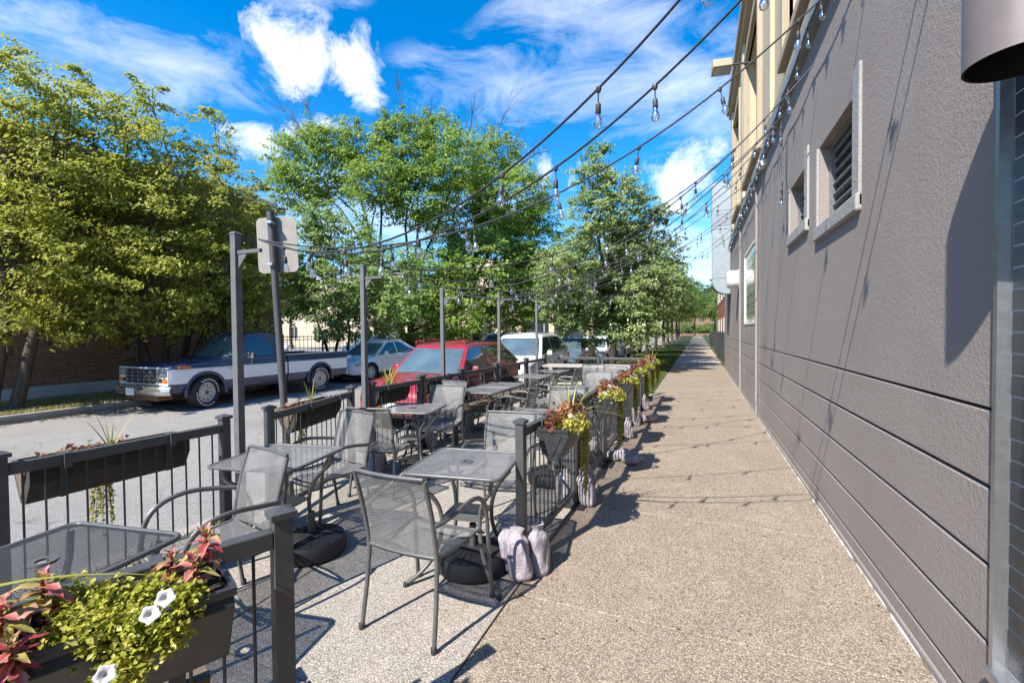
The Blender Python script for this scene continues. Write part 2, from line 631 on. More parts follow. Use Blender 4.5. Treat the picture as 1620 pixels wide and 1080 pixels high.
def paint(name, col, rough=.32, coat=.7, dust=.25, metal=0.0):
    t = NT(name)
    n = t.noise(3.0, 7, .65)
    c = t.mix(t.math('MULTIPLY', t.math('SUBTRACT', n, .45), dust * 3, True), col, tuple(q * .6 + .12 for q in col))
    r = t.math('ADD', t.math('MULTIPLY', n, .25), rough - .08, True)
    return t.done(t.principled(c, r, metal, None, .5, coat))


M['navy'] = paint('faded_navy_paint', (.02, .036, .09), .3, .6, .18)
M['truck_white'] = paint('dull_silver_white_paint', (.80, .80, .80), .42, .3, .18)
M['silver'] = paint('silver_car_paint', (.62, .63, .64), .3, .7, .1, .05)
M['red'] = paint('deep_red_car_paint', (.28, .012, .018), .26, .9, .08)
M['white_car'] = paint('white_car_paint', (.68, .69, .69), .3, .8, .08)
M['bluegrey'] = paint('blue_grey_car_paint', (.10, .15, .22), .28, .8, .08)
M['black_car'] = paint('black_car_paint', (.02, .022, .026), .25, .8, .05)
M['blue_car'] = paint('dark_blue_car_paint', (.03, .05, .13), .28, .8, .05)
M['tan_car'] = paint('champagne_car_paint', (.40, .36, .29), .3, .7, .08)
M['chrome'] = simple('worn_chrome', (.62, .61, .59), .22, .9, .12, 10)
M['rim'] = simple('aluminium_rim', (.55, .54, .52), .4, .4, .15, 20)
M['rust'] = simple('rusty_metal', (.18, .09, .05), .8, .1, .4, 20)
M['amber'] = simple('amber_lens', (.62, .16, .02), .2, 0, .1, 30)
M['red_lens'] = simple('red_lens', (.30, .01, .015), .2, 0, .1, 30)
M['lamp_lens'] = simple('headlamp_lens', (.34, .37, .38), .08, .3, .1, 30)
M['black_trim'] = simple('black_car_trim', (.02, .02, .022), .5, 0, .15, 30)
M['plate'] = simple('white_number_plate', (.70, .70, .68), .5, 0, .06, 40)


def leaf_mat(name, cols, trans=.38, rough=.5):
    t = NT(name)
    isl = t.new('ShaderNodeNewGeometry').outputs['Random Per Island']
    p = t.pos()
    big = t.noise(.75, 4, .6, p)
    f = t.math('ADD', t.math('MULTIPLY', isl, .6), t.math('MULTIPLY', t.math('SUBTRACT', big, .3), 1.0))
    c = t.ramp(f, tuple((i / (len(cols) - 1), q) for i, q in enumerate(cols)))
    bs = t.principled(c, rough, 0, None, .35)
    tr = t.new('ShaderNodeBsdfTranslucent', {'Color': t.mix(.5, c, (.30, .38, .05))})
    mx = t.new('ShaderNodeMixShader', {0: trans})
    t.l.new(bs, mx.inputs[1])
    t.l.new(tr.outputs[0], mx.inputs[2])
    return t.done(mx.outputs[0])


M['leaf_locust'] = leaf_mat('yellow_green_leaf', ((0.137, 0.161, 0.025), (0.285, 0.291, 0.042), (0.458, 0.427, 0.075), (0.558, 0.558, 0.174)), .55)
M['leaf_mid'] = leaf_mat('mid_green_leaf', ((0.076, 0.151, 0.025), (0.137, 0.247, 0.036), (0.247, 0.357, 0.055), (0.412, 0.453, 0.096)), .46)
M['leaf_sumac'] = leaf_mat('fresh_green_leaf', ((0.088, 0.175, 0.048), (0.161, 0.269, 0.070), (0.269, 0.377, 0.115), (0.457, 0.444, 0.202)), .46)
M['leaf_linden'] = leaf_mat('linden_leaf', ((0.070, 0.132, 0.040), (0.140, 0.223, 0.070), (0.308, 0.384, 0.140), (0.558, 0.558, 0.279)), .44)
M['leaf_far'] = leaf_mat('far_green_leaf', ((0.056, 0.112, 0.027), (0.100, 0.175, 0.043), (0.163, 0.250, 0.062), (0.275, 0.338, 0.094)), .44)
M['leaf_lime'] = leaf_mat('lime_bedding_leaf', ((.22, .24, .02), (.38, .38, .04), (.54, .50, .10), (.56, .42, .20)))
M['leaf_coral'] = leaf_mat('coral_bedding_leaf', ((.16, .035, .025), (.33, .10, .06), (.48, .22, .12), (.50, .36, .14)))
M['leaf_maroon'] = leaf_mat('maroon_bedding_leaf', ((.09, .015, .02), (.19, .035, .04), (.30, .08, .07), (.40, .20, .12)))
M['leaf_vine'] = leaf_mat('golden_trailing_leaf', ((.17, .17, .02), (.29, .27, .035), (.40, .36, .06), (.42, .33, .10)))
M['blade'] = leaf_mat('yellow_green_blade', ((.20, .23, .03), (.34, .34, .05), (.46, .42, .10), (.44, .36, .14)), .3)
M['grass'] = leaf_mat('grass_blade', ((.045, .085, .016), (.08, .13, .024), (.14, .18, .04), (.30, .27, .10)))
M['dry'] = leaf_mat('dry_grass_blade', ((.20, .17, .07), (.32, .265, .11), (.45, .37, .17), (.52, .42, .23)))
M['petal'] = leaf_mat('white_petal', ((.72, .70, .70), (.78, .76, .77), (.82, .80, .81), (.85, .84, .84)), .3)


def bark(name, lo, hi):
    t = NT(name)
    m = t.new('ShaderNodeMapping', {'Vector': t.coord(), 'Scale': (9, 9, 1.6)}).outputs[0]
    n = t.noise(2.4, 8, .7, m, .5)
    return t.done(t.principled(t.ramp(n, ((.3, lo), (.7, hi))), .9, 0, t.bump(n, .8, .03), .2))


M['bark'] = bark('grey_brown_bark', (.045, .035, .027), (.13, .105, .085))
M['bark_dark'] = bark('dark_bark', (.025, .020, .017), (.075, .06, .05))
M['twig'] = simple('dead_grey_twig', (.085, .07, .06), .85, 0, .25, 6)


def coleus_mat():
    t = NT('coleus_leaf')
    x, y, z = sepxyz(t, t.coord())
    w = t.math('ABSOLUTE', t.math('MULTIPLY', x, 1 / .020))
    rnd = t.new('ShaderNodeObjectInfo').outputs['Random']
    f = t.math('ADD', t.math('MULTIPLY', t.math('POWER', w, 1.3), .6), t.math('ADD', t.math('MULTIPLY', t.noise(60, 4), .35), t.math('SUBTRACT', t.math('MULTIPLY', rnd, .85), .04)))
    c = t.ramp(f, ((0, (.24, .012, .028)), (.32, (.42, .07, .08)), (.6, (.52, .25, .20)), (.8, (.40, .33, .09)), (1, (.27, .27, .05))))
    bs = t.principled(c, .45, 0, None, .4)
    tr = t.new('ShaderNodeBsdfTranslucent', {'Color': c})
    mx = t.new('ShaderNodeMixShader', {0: .3})
    t.l.new(bs, mx.inputs[1])
    t.l.new(tr.outputs[0], mx.inputs[2])
    return t.done(mx.outputs[0])


M['coleus'] = coleus_mat()


def bag_mat():
    t = NT('woven_sandbag_cloth')
    n = t.noise(7, 6, .65)
    c = t.ramp(n, ((.3, (.27, .24, .285)), (.7, (.50, .455, .475))))
    z = sepxyz(t, t.coord())
    st = t.math('GREATER_THAN', t.math('SINE', t.math('MULTIPLY', t.math('ADD', z[0], t.math('MULTIPLY', z[1], .6)), 60)), .95)
    c = t.mix(t.math('MULTIPLY', st, .32), c, (.12, .09, .17))
    weave = t.voro(240, None, 'Distance')
    nr = t.bump(t.math('ADD', t.math('MULTIPLY', weave, .25), t.noise(22, 5, .6, None, 1.2)), .8, .02)
    return t.done(t.principled(c, .8, 0, nr, .25))


M['bag'] = bag_mat()


def ground_mat():
    t = NT('dry_lawn_soil')
    p = t.pos()
    n = t.noise(1.6, 8, .68, p)
    f = t.noise(45, 5, .7, p)
    c = t.ramp(n, ((.3, (.12, .095, .05)), (.5, (.17, .145, .065)), (.7, (.09, .11, .032))))
    c = t.mix(t.math('MULTIPLY', t.math('SUBTRACT', f, .45), 2, True), c, (.28, .23, .11))
    return t.done(t.principled(c, .95, 0, t.bump(f, .8, .03), .1))


M['lawn_soil'] = ground_mat()
M['green_soil'] = simple('green_lawn_soil', (.055, .085, .02), .95, 0, .4, 6, .6, 50)

# ------------------------------------------------------------------ the setting: ground, road, kerbs, walks
ROAD_Z = -.12


def sheet(name, x0, x1, y0, y1, z, mat, nx=1, ny=1):
    m = MB()
    m.grid(lambda u, v: (x0 + (x1 - x0) * u, y0 + (y1 - y0) * v, z), nx, ny)
    return tag(m.build(name, mat), kind='structure')


sheet('ground', -600, 600, -300, 900, -.17, M['lawn_soil'])
sheet('road', -12.5, -3.78, -30, 160, ROAD_Z, M['asphalt'])
tag(MB().span(-60, -16.6, 13.2, 80, -.168, -.06).build('parking_lot', M['asphalt']), kind='structure')

# far verge: dry lawn between the far kerb and the brick wall
tag(MB().span(-15.9, -12.66, -25, 160, -.166, .03).build('far_verge', M['lawn_soil']), kind='structure')
far_kerb = tag(MB().span(-12.68, -12.52, -25, 160, -.166, -.02).build('far_kerb', M['kerb']), kind='structure')
near_kerb = tag(MB().span(-3.92, -3.80, -25, 160, -.166, -.06).build('near_kerb', M['kerb']), kind='structure')
rng = random.Random(3)
for par, xa, xb, top in ((far_kerb, -12.67, -12.50, .045), (near_kerb, -3.93, -3.78, .006)):
    y = -6.0
    while y < 44:
        L = 2.4 + rng.uniform(-.1, .1)
        o = MB().span(xa, xb, y + .006, y + L - .006, -.05, top + rng.uniform(-.006, .006)).build('kerb_stone', M['kerb'], par, bevel=.014)
        y += L
    MB().span(xa, xb, 44, 160, -.05, top).build('kerb_stone', M['kerb'], par)

# the sidewalk: slabs of exposed aggregate
side = tag(MB().span(-1.06, 1.06, -8, 150, -.166, -.016).build('sidewalk', M['joint']), kind='structure')
y = -5.2
k = 0
while y < 60:
    L = 1.55
    MB().span(-1.046, 1.045, y + .005, y + L - .005, -.09, rng.uniform(-.002, .002)).build('slab', M['sidewalk'] if y < 22 else M['walk_far'], side, bevel=.006)
    y += L
MB().span(-1.046, 1.045, y, 150, -.09, 0).build('slab', M['walk_far'], side)

cg = random.Random(12)
MB().tube([(1.0 + cg.uniform(-.004, .003), 2.25 + .06 * i, .004) for i in range(300)], [.007 * cg.uniform(.2, 1.3) for i in range(300)], 5).build('sealant_bead', M['white_metal'], side)

# the patio: paler slabs between the sidewalk and the kerb
pat = tag(MB().span(-3.79, -1.06, -6, 12.0, -.166, -.016).build('patio_paving', M['joint']), kind='structure')
xs = (-3.782, -2.42, -1.052)
y = -5.9
while y < 11.9:
    L = 1.49
    for xa, xb in zip(xs, xs[1:]):
        MB().span(xa + .004, xb - .004, y + .004, y + L - .004, -.09, rng.uniform(-.002, .0025)).build('slab', M['patio'], pat, bevel=.005)
    y += L

# parkway lawn beyond the patio, crossed by two narrow service walks
for i, (ya, yb) in enumerate(((12.02, 15.2), (15.95, 22.6), (23.5, 60), (60, 150))):
    tag(MB().span(-3.78, -1.07, ya, yb, -.165, -.012).build('parkway_lawn', M['green_soil']), kind='structure')
for ya, yb in ((15.22, 15.93), (22.62, 23.48)):
    tag(MB().span(-3.78, -1.07, ya, yb, -.165, -.003).build('service_walk', M['walk_far']), kind='structure')
tag(MB().span(1.07, 9, 21.6, 150, -.165, -.01).build('front_yards', M['green_soil']), kind='structure')


def blades(name, n, box, hmin, hmax, mat, seed, z=0.0, width=.008):
    g = np.random.default_rng(seed)
    x = g.uniform(box[0], box[1], n)
    y = g.uniform(box[2], box[3], n)
    h = g.uniform(hmin, hmax, n)
    a = g.uniform(0, 2 * PI, n)
    lean = g.uniform(.1, .8, n) * h
    la = g.uniform(0, 2 * PI, n)
    w = width * g.uniform(.6, 1.5, n)
    V = np.zeros((n, 3, 3))
    V[:, 0] = np.stack((x - np.cos(a) * w, y - np.sin(a) * w, np.full(n, z)), 1)
    V[:, 1] = np.stack((x + np.cos(a) * w, y + np.sin(a) * w, np.full(n, z)), 1)
    V[:, 2] = np.stack((x + np.cos(la) * lean, y + np.sin(la) * lean, z + h), 1)
    F = np.arange(n * 3).reshape(n, 3)
    o = inst(mesh_np(name, V.reshape(-1, 3), F, mat), name)
    return o


tag(blades('dry_grass', 60000, (-15.6, -12.68, 2.0, 14.5), .03, .09, M['dry'], 5, .028, .011), 'dry straw coloured grass between far kerb and brick wall', 'grass', kind='stuff')
tag(blades('verge_grass', 22000, (-15.6, -12.68, 8.6, 26), .04, .11, M['grass'], 6, .028, .012), 'patchy green grass under the trees along the brick wall', 'grass', kind='stuff')
tag(blades('parkway_grass', 70000, (-3.76, -1.08, 12.05, 40), .04, .10, M['grass'], 7, -.013, .011), 'mown green grass on the parkway beyond the patio', 'grass', kind='stuff')
tag(blades('kerb_weeds', 700, (-3.8, -3.62, .2, 5.5), .02, .09, M['grass'], 8, -.002, .006), 'small weeds sprouting along the kerb under the fence', 'weeds', kind='stuff')
tag(blades('yard_grass', 25000, (1.1, 6, 22, 48), .04, .16, M['grass'], 9, -.011, .014), 'green grass of the front yards behind the black railing', 'grass', kind='stuff')


# ------------------------------------------------------------------ buildings
def wall_holes(m, axis_x, thick, y0, y1, z0, z1, holes):
    """a wall in the YZ plane from x=axis_x inward by thick with rectangular openings (ya, yb, za, zb)"""
    ys = sorted({y0, y1, *[h[0] for h in holes], *[h[1] for h in holes]})
    zs = sorted({z0, z1, *[h[2] for h in holes], *[h[3] for h in holes]})
    solid = {}
    for i in range(len(ys) - 1):
        for j in range(len(zs) - 1):
            cy, cz = (ys[i] + ys[i + 1]) / 2, (zs[j] + zs[j + 1]) / 2
            solid[i, j] = not any(h[0] < cy < h[1] and h[2] < cz < h[3] for h in holes)
    for (i, j), s in solid.items():
        if not s:
            continue
        a, b, c, d = ys[i], ys[i + 1], zs[j], zs[j + 1]
        x, X = axis_x, axis_x + thick
        m.add([(x, a, c), (x, b, c), (x, b, d), (x, a, d)], [(3, 2, 1, 0)])
        for ni, nj, e in ((i - 1, j, (a, c, a, d)), (i + 1, j, (b, c, b, d)), (i, j - 1, (a, c, b, c)), (i, j + 1, (a, d, b, d))):
            if not solid.get((ni, nj), False):
                p, q = (e[0], e[1]), (e[2], e[3])
                m.add([(x, *p), (x, *q), (X, *q), (X, *p)], [(0, 1, 2, 3)])
    return m


# the grey stucco building on the right
WX = 1.01
G = thing('stucco_building', 'taupe grey stucco building with scored lower wall along the sidewalk', 'building')
VENTS = ((3.87, 4.86, 2.52, 3.22), (5.42, 6.22, 2.70, 3.24))
BLOCKW = (9.64, 11.88, 1.71, 3.32)
m = MB().span(1.16, 9.0, 2.17, 20.6, -.15, 4.5)
m.build('core', M['stucco'], G)
for ya, yb in ((2.185, 9.06), (9.09, 9.52), (9.55, 11.95), (11.98, 13.0), (13.05, 16.4), (16.43, 20.6)):
    zs = (.04, .135, .41, .705, 1.0, 1.295)
    for za, zb in zip(zs, zs[1:]):
        MB().span(WX, 1.14, ya + .004, yb - .004, za + .008, zb - .008).build('wall_panel', M['stucco'], G, bevel=.006)
    hol = [h for h in (*VENTS, BLOCKW) if ya < h[0] and h[1] < yb]
    m = MB()
    wall_holes(m, WX, .14, ya + .004, yb - .004, 1.303, 4.36, hol)
    m.build('upper_wall', M['stucco'], G)
MB().span(WX - .012, 1.14, 2.19, 20.6, -.02, .046).build('plinth', M['stucco'], G, bevel=.01)
for k, yb in enumerate((9.53, 13.02)):
    MB().span(WX - .03, 1.13, yb - .055, yb + .055, 0, 4.30).build('pilaster_strip', M['stucco'], G, bevel=.008)
for i, (ya, yb, za, zb) in enumerate(VENTS):
    s = thing('louvre_vent', None, None)
    s.parent = G
    MB().span(1.13, 1.14, ya, yb, za, zb).build('backing', M['dark'], s)
    n = 7
    for q in range(n):
        z = za + .03 + (q + .5) * (zb - za - .06) / n
        MB().box(1.112, (ya + yb) / 2, z, .022, yb - ya - .09, .008, ry=R(12)).build('louvre', M['gutter'], s)
    fm = MB()
    for q in ((ya + .003, ya + .045, za + .003, zb - .003), (yb - .045, yb - .003, za + .003, zb - .003), (ya + .045, yb - .045, za + .003, za + .04), (ya + .045, yb - .045, zb - .04, zb - .003)):
        fm.span(1.085, 1.128, *q)
    fm.build('louvre_frame', M['steel'], s)
    fr = thing('surround', None, None)
    fr.parent = G
    MB().span(WX - .018, WX + .02, ya - .16, ya - .012, za - .10, zb + .16).build('jamb', M['stucco_trim'], fr, bevel=.008)
    MB().span(WX - .018, WX + .02, yb + .012, yb + .07, za - .10, zb + .0).build('jamb', M['stucco_trim'], fr, bevel=.008)
    MB().span(WX - .035, WX + .02, ya - .16, yb + .07, za - .13, za - .008).build('sill', M['stucco_trim'], fr, bevel=.014)
# glass block window
ya, yb, za, zb = BLOCKW
gw = thing('glass_block_window', None, None)
gw.parent = G
fm = MB()
for q in ((ya, ya + .05, za, zb), (yb - .05, yb, za, zb), (ya, yb, za, za + .05), (ya, yb, zb - .05, zb)):
    fm.span(WX - .012, WX + .06, q[0], q[1], q[2], q[3])
fm.build('frame', M['white_metal'], gw)
nb, nz = 11, 8
bw, bh = (yb - ya - .1) / nb, (zb - za - .1) / nz
bm = MB().box(0, 0, 0, .05, bw - .014, bh - .014).mesh('glass_block', M['block'])
for i in range(nb):
    for j in range(nz):
        inst(bm, 'glass_block', gw, (WX + .035, ya + .05 + (i + .5) * bw, za + .05 + (j + .5) * bh))
MB().span(WX + .045, WX + .05, ya + .05, yb - .05, za + .05, zb - .05).build('mortar_grid', M['grout'], gw)
# flashing along the top of the grey wall, stepped down once
gut = thing('roof_flashing', None, None)
gut.parent = G
MB().span(.93, 1.12, 2.17, 8.35, 4.34, 4.46).build('flashing', M['gutter'], gut, bevel=.01)
MB().span(.93, 1.12, 8.36, 16.4, 4.28, 4.42).build('flashing', M['gutter'], gut, bevel=.01)
MB().span(.90, 1.10, 8.28, 8.52, 4.22, 4.30).build('bracket', M['white_metal'], gut)
# upper storey
UP = thing('upper_storey', None, None)
UP.parent = G
UW = ((4.6, 6.6, 4.95, 7.5), (9.3, 11.7, 4.9, 7.6), (13.2, 15.2, 4.9, 7.6))
wall_holes(MB(), 1.05, .45, 2.0, 16.4, 4.47, 8.5, UW).build('facade', M['cream'], UP)
MB().span(1.5, 8.5, 2.0, 16.4, 4.5, 8.5).build('mass', M['cream'], UP)
MB().span(.98, 1.049, 2.0, 8.4, 4.465, 4.72).build('band_course', M['tan_trim'], UP, bevel=.02)
MB().span(.98, 1.049, 8.42, 16.4, 4.425, 4.62).build('band_course', M['tan_trim'], UP, bevel=.02)
MB().span(.86, 1.5, 2.0, 16.5, 8.5, 8.66).build('cornice', M['tan_trim'], UP, bevel=.02)
MB().span(.93, 1.5, 2.0, 16.45, 8.36, 8.495).build('cornice', M['tan_trim'], UP, bevel=.02)
for yp in (3.9, 8.0, 12.45, 16.1):
    MB().span(.985, 1.049, yp - .28, yp + .28, 4.73, 8.35).build('pilaster', M['cream'], UP, bevel=.01)
for ya, yb, za, zb in UW:
    w = thing('window', None, None)
    w.parent = G
    MB().span(1.40, 1.42, ya, yb, za, zb).build('pane', M['pane'], w)
    for q in ((ya, ya + .10, za, zb), (yb - .10, yb, za, zb), (ya + .10, yb - .10, zb - .12, zb), (ya + .1, yb - .1, (za + zb) / 2 - .04, (za + zb) / 2 + .04)):
        MB().span(1.28, 1.40, *q).build('frame', M['tan_trim'], w)
    for q in ((ya - .14, ya, za - .1, zb + .16), (yb, yb + .14, za - .1, zb + .16), (ya, yb, zb, zb + .16)):
        MB().span(.97, 1.10, *q).build('casing', M['tan_trim'], w, bevel=.01)
    MB().span(.93, 1.15, ya - .1, yb + .1, za - .12, za).build('sill', M['tan_trim'], w, bevel=.01)

# black tiled bay next to the camera
T = thing('tiled_bay', 'black glazed tile wall with pale grout lines and steel edge trim', 'wall')
MB().span(1.0242, 1.40, -4.0, 2.15, -.15, 4.46).build('backing', M['grout'], T)
MB().span(.985, 1.05, 2.152, 2.176, .34, 4.46).build('edge_trim', M['steel'], T)
tm = MB().box(0, 0, 0, .016, .394, .069).mesh('tile', M['tile'])
TH = MB().box(0, 0, 0, .016, .192, .069).mesh('tile', M['tile'])
row = 0
z = .42
while z < 3.9:
    y = 2.146 - (.2 if row % 2 else 0)
    if row % 2:
        inst(TH, 'tile', T, (1.030, 2.048, z))
    for q in range(3 if z < 2.9 else 2):
        inst(tm, 'tile', T, (1.030, y - .2 - q * .4, z))
    z += .075
    row += 1
MB().span(1.012, 1.0235, -4.0, 2.146, -.0, .33).build('base_course', M['tile'], T)
MB().span(.96, 1.05, -4.0, 2.16, .335, .375).build('base_ledge', M['steel'], T, bevel=.006)
MB().span(1.018, 1.0236, -4.0, .55, .40, 3.9).build('tile_field', M['tile'], T)
MB().span(1.018, 1.0236, -4.0, 2.146, 3.9, 4.46).build('tile_field', M['tile'], T)

# cylinder wall lamp above the tile edge
L = thing('wall_lamp', 'brown grey cylinder wall lamp, open underneath, on the tile edge', 'lamp', (.835, 1.735, 2.345))
prof = ((.118, 0), (.118, .50), (.10, .52), (.0, .52))
MB().lathe(prof, 40).build('shade', M['fixture'], L, 40)
MB().lathe(((.118, 0), (.112, 0), (.112, .44), (0, .44)), 40).build('inner_liner', M['dark'], L, 40)
MB().box(.14, 0, .25, .09, .07, .12).build('bracket', M['fixture'], L, bevel=.006)
MB().box(.178, 0, .25, .02, .14, .2).build('back_plate', M['fixture'], L, bevel=.004)

# duct and round vent hood further along the wall
D = thing('steel_duct', 'galvanised sheet metal duct with curved elbow fixed to the stucco wall', 'duct', (0, 16.45, 0))
poly = [(.985, 6.4), (.44, 6.4), (.44, 3.22)]
for k in range(1, 9):
    a = PI + k * (PI / 2) / 8
    poly.append((.88 + .44 * math.cos(a), 3.22 + .44 * math.sin(a)))
poly.append((.985, 2.78))
RX = Matrix.Rotation(PI / 2, 4, 'X')
MB().prism([(x, z) for x, z in poly], -.62, 0, RX).build('duct_body', M['galv'], D, 30)
for z in (3.3, 4.9, 5.5):
    MB().span(.425, .985, -.012, .635, z, z + .03).build('joint_band', M['galv'], D)
MB().span(.43, .985, -.008, .63, 5.0, 5.42).build('collar', M['steel'], D)
V = thing('vent_hood', 'white round vent hood projecting from the stucco wall beside glass blocks', 'vent', (1.01, 13.35, 2.92))
RYm = Matrix.Rotation(-PI / 2, 4, 'Y')
MB().lathe(((.24, 0), (.24, .24), (.20, .30), (0, .30)), 28, RYm).build('hood', M['white_metal'], V, 40)
MB().lathe(((.27, .0), (.27, .02), (.24, .02)), 28, RYm).build('flange', M['white_metal'], V, 40)
FL = thing('flood_light', 'tan box flood light on an arm from the cream upper storey', 'lamp', (.42, 9.7, 6.62), R(8))
MB().box(0, 0, 0, .34, .26, .17, rx=R(-14)).build('housing', M['tan_trim'], FL, bevel=.012)
MB().box(0, -.02, -.088, .28, .2, .01, rx=R(-14)).build('lens', M['lamp_lens'], FL)
MB().tube([(.17, 0, .02), (.34, 0, .02), (.60, .0, .0)], .02, 8).build('arm', M['powder'], FL)

# the brown brick building across the street
BX = -15.2
BB = thing('brick_building', 'long brown brick building behind the yellow green trees', 'building')
MB().span(-30, BX - .012, -12, 13.0, -.15, 6.5).build('wall_core', M['mortar'], BB)
MB().span(-30.1, BX + .06, -12.1, 13.1, 6.5, 6.68).build('coping', M['ledge'], BB, bevel=.02)
MB().span(BX - .01, BX + .16, -12, 13.0, -.15, .345).build('foundation_ledge', M['ledge'], BB, bevel=.03)
PIT, RH = .302, .0945
bmesh_ = MB().box(0, 0, 0, .03, PIT - .013, RH - .013).mesh('brick', M['brick'])
rest = MB()
count = 0
for j in range(65):
    z = .36 + (j + .5) * RH
    for i in range(-20, 60):
        y = (i + (.5 if j % 2 else 0)) * PIT - 4.0
        if y > 12.85:
            continue
        if 4.7 < y < 9.2 and z < 2.05 and count < 290:
            inst(bmesh_, 'brick', BB, (BX, y, z))
            count += 1
        else:
            rest.box(BX, y, z, .03, PIT - .013, RH - .013)
tag(rest.build('brickwork', M['brick'], BB), kind='stuff')
rest = MB()
for j in range(65):
    z = .36 + (j + .5) * RH
    for i in range(8):
        rest.box(BX - .17 - i * PIT - (.15 if j % 2 else 0), 13.0, z, PIT - .013, .03, RH - .013)
tag(rest.build('brickwork', M['brick'], BB), kind='stuff')
DS = thing('downpipe', 'dark green downpipe against the brown brick wall', 'pipe', (BX + .34, 8.0, 0))
MB().tube([(0, 0, .03), (0, 0, 6.4)], .05, 10).build('pipe', simple('green_pipe_paint', (.03, .06, .05), .5), DS)
for z in (.9, 2.6):
    MB().span(-.34, .0, -.06, .06, z, z + .04).build('clip', M['powder'], DS)


def house(name, label, x0, x1, y0, y1, h, wallm, roofm, rows, cols, face, cat='building', flat=True, arch=False, door=None):
    """a box building; windows on the face towards the camera: 'y' (the -Y face) or 'x' (the +X face) or 'w' (the -X face)"""
    b = thing(name, label, cat, (0, 0, -.14))
    MB().span(x0, x1, y0, y1, 0, h).build('wall', wallm, b)
    if flat:
        MB().span(x0 - .15, x1 + .15, y0 - .15, y1 + .15, h, h + .3).build('parapet', M['ledge'], b)
    else:
        rm = MB()
        rm.prism([(x0 - .4, h), (x1 + .4, h), ((x0 + x1) / 2, h + (x1 - x0) * .38)], -y1 - .4, -y0 + .4, Matrix.Rotation(PI / 2, 4, 'X'))
        rm.build('roof', roofm, b)
    for r in range(rows):
        for c in range(cols):
            t = (c + .5) / cols
            z = 1.1 + r * 3.0
            hh = 1.5
            w = thing('window', None, None)
            w.parent = b
            if face == 'y':
                cx = x0 + (x1 - x0) * t
                pts = [(cx - .5, z), (cx + .5, z), (cx + .5, z + hh)]
                if arch:
                    pts += [(cx + .5 * math.cos(a), z + hh + .5 * math.sin(a)) for a in (.5, 1.05, 1.57, 2.1, 2.65)]
                pts.append((cx - .5, z + hh))
                MB().prism(pts, -y0 + .005, -y0 + .03, Matrix.Rotation(PI / 2, 4, 'X')).build('pane', M['pane'], w)
                MB().span(cx - .6, cx + .6, y0 - .09, y0 + .02, z - .12, z).build('sill', M['ledge'], w)
                MB().span(cx - .025, cx + .025, y0 - .05, y0 - .032, z, z + hh).build('mullion', M['white_metal'], w)
            else:
                cy = y0 + (y1 - y0) * t
                X = x1 if face == 'x' else x0
                s = 1 if face == 'x' else -1
                MB().span(X - .02 * s, X + .025 * s, cy - .5, cy + .5, z, z + hh).build('pane', M['pane'], w)
                MB().span(X - .02 * s, X + .09 * s, cy - .6, cy + .6, z - .12, z).build('sill', M['ledge'], w)
                MB().span(X + .027 * s, X + .05 * s, cy - .03, cy + .03, z, z + hh).build('mullion', M['white_metal'], w)
    return b


roof_m = simple('brown_roof_shingle', (.09, .07, .06), .9, 0, .3, 3, .5, 20)
cream2 = stucco('pale_cream_render', (.50, .41, .27), (.60, .50, .35), .2, 30, .2)
pale2 = stucco('pale_white_render', (.42, .36, .27), (.52, .45, .35), .2, 30, .2)
bd = thing('doorway', None, None)
H1 = house('cream_building', 'pale cream building with dark arched windows behind the parked cars', -27, -11.8 - 2.2, 46, 60, 9.5, cream2, roof_m, 2, 6, 'y', arch=True)
bd.parent = H1
MB().span(-17.6, -15.3, 45.93, 46.05, .0, 3.4).build('door_opening', M['pane'], bd)
MB().span(-17.9, -15.0, 45.80, 46.02, 3.4, 3.8).build('lintel', M['ledge'], bd)
house('white_building', 'pale rendered building beyond the parking lot', -62, -31, 44, 58, 8.5, pale2, roof_m, 2, 8, 'y')
house('low_garage', 'low pale garage block at the back of the parking lot', -66, -50, 20, 40, 4.2, pale2, roof_m, 1, 4, 'x')
house('orange_brick_house', 'orange brick house behind the black railing', 1.7, 10, 30, 46, 7.4, M['brick_red'], roof_m, 2, 5, 'w')
house('far_brick_house', 'far brown brick house at the end of the sidewalk row', 2.4, 11, 52, 68, 7.0, M['brick'], roof_m, 2, 4, 'w', flat=False)
house('far_cream_house', 'far cream house glimpsed between street trees', -30, -15.5, 72, 84, 7.5, cream2, roof_m, 2, 4, 'y', flat=False)
house('end_house', 'far brick house closing the end of the street', -10, 6, 150, 162, 8, M['brick'], roof_m, 2, 5, 'y', flat=False)

# picket railings
picket = MB().box(0, 0, .5, .016, .016, 1.0).mesh('picket', M['rod'])
post_m = MB().box(0, 0, .5, .06, .06, 1.0).mesh('post', M['rod'])


def railing(label, A, B, h, step, group=None, big=.016):
    A, B = Vector(A), Vector(B)
    d = B - A
    Ln = d.length
    r = thing('iron_railing', label, 'railing', (A.x, A.y, 0), math.atan2(d.y, d.x), group)
    for z in (.12, h - .18, h - .05):
        MB().span(0, Ln, -.012, .012, z, z + .03).build('rail', M['rod'], r)
    n = int(Ln / step)
    for i in range(n + 1):
        x = Ln * i / n
        if i % max(1, round(2.2 / step)) == 0:
            inst(post_m, 'post', r, (x, 0, -.1), scale=(1, 1, h + .18))
        else:
            inst(picket, 'picket', r, (x, 0, .05), scale=(big / .016, big / .016, h - .02))
    return r


railing('black iron railing beside the sidewalk past the stucco building', (1.16, 21.2), (1.16, 37.5), 1.45, .16)
railing('low dark railing further along the front yards', (1.3, 40), (1.3, 60), 1.2, .25)
railing('dark iron fence between the parking lot and the street trees', (-16.3, 14.2), (-16.3, 44), 1.5, .22)

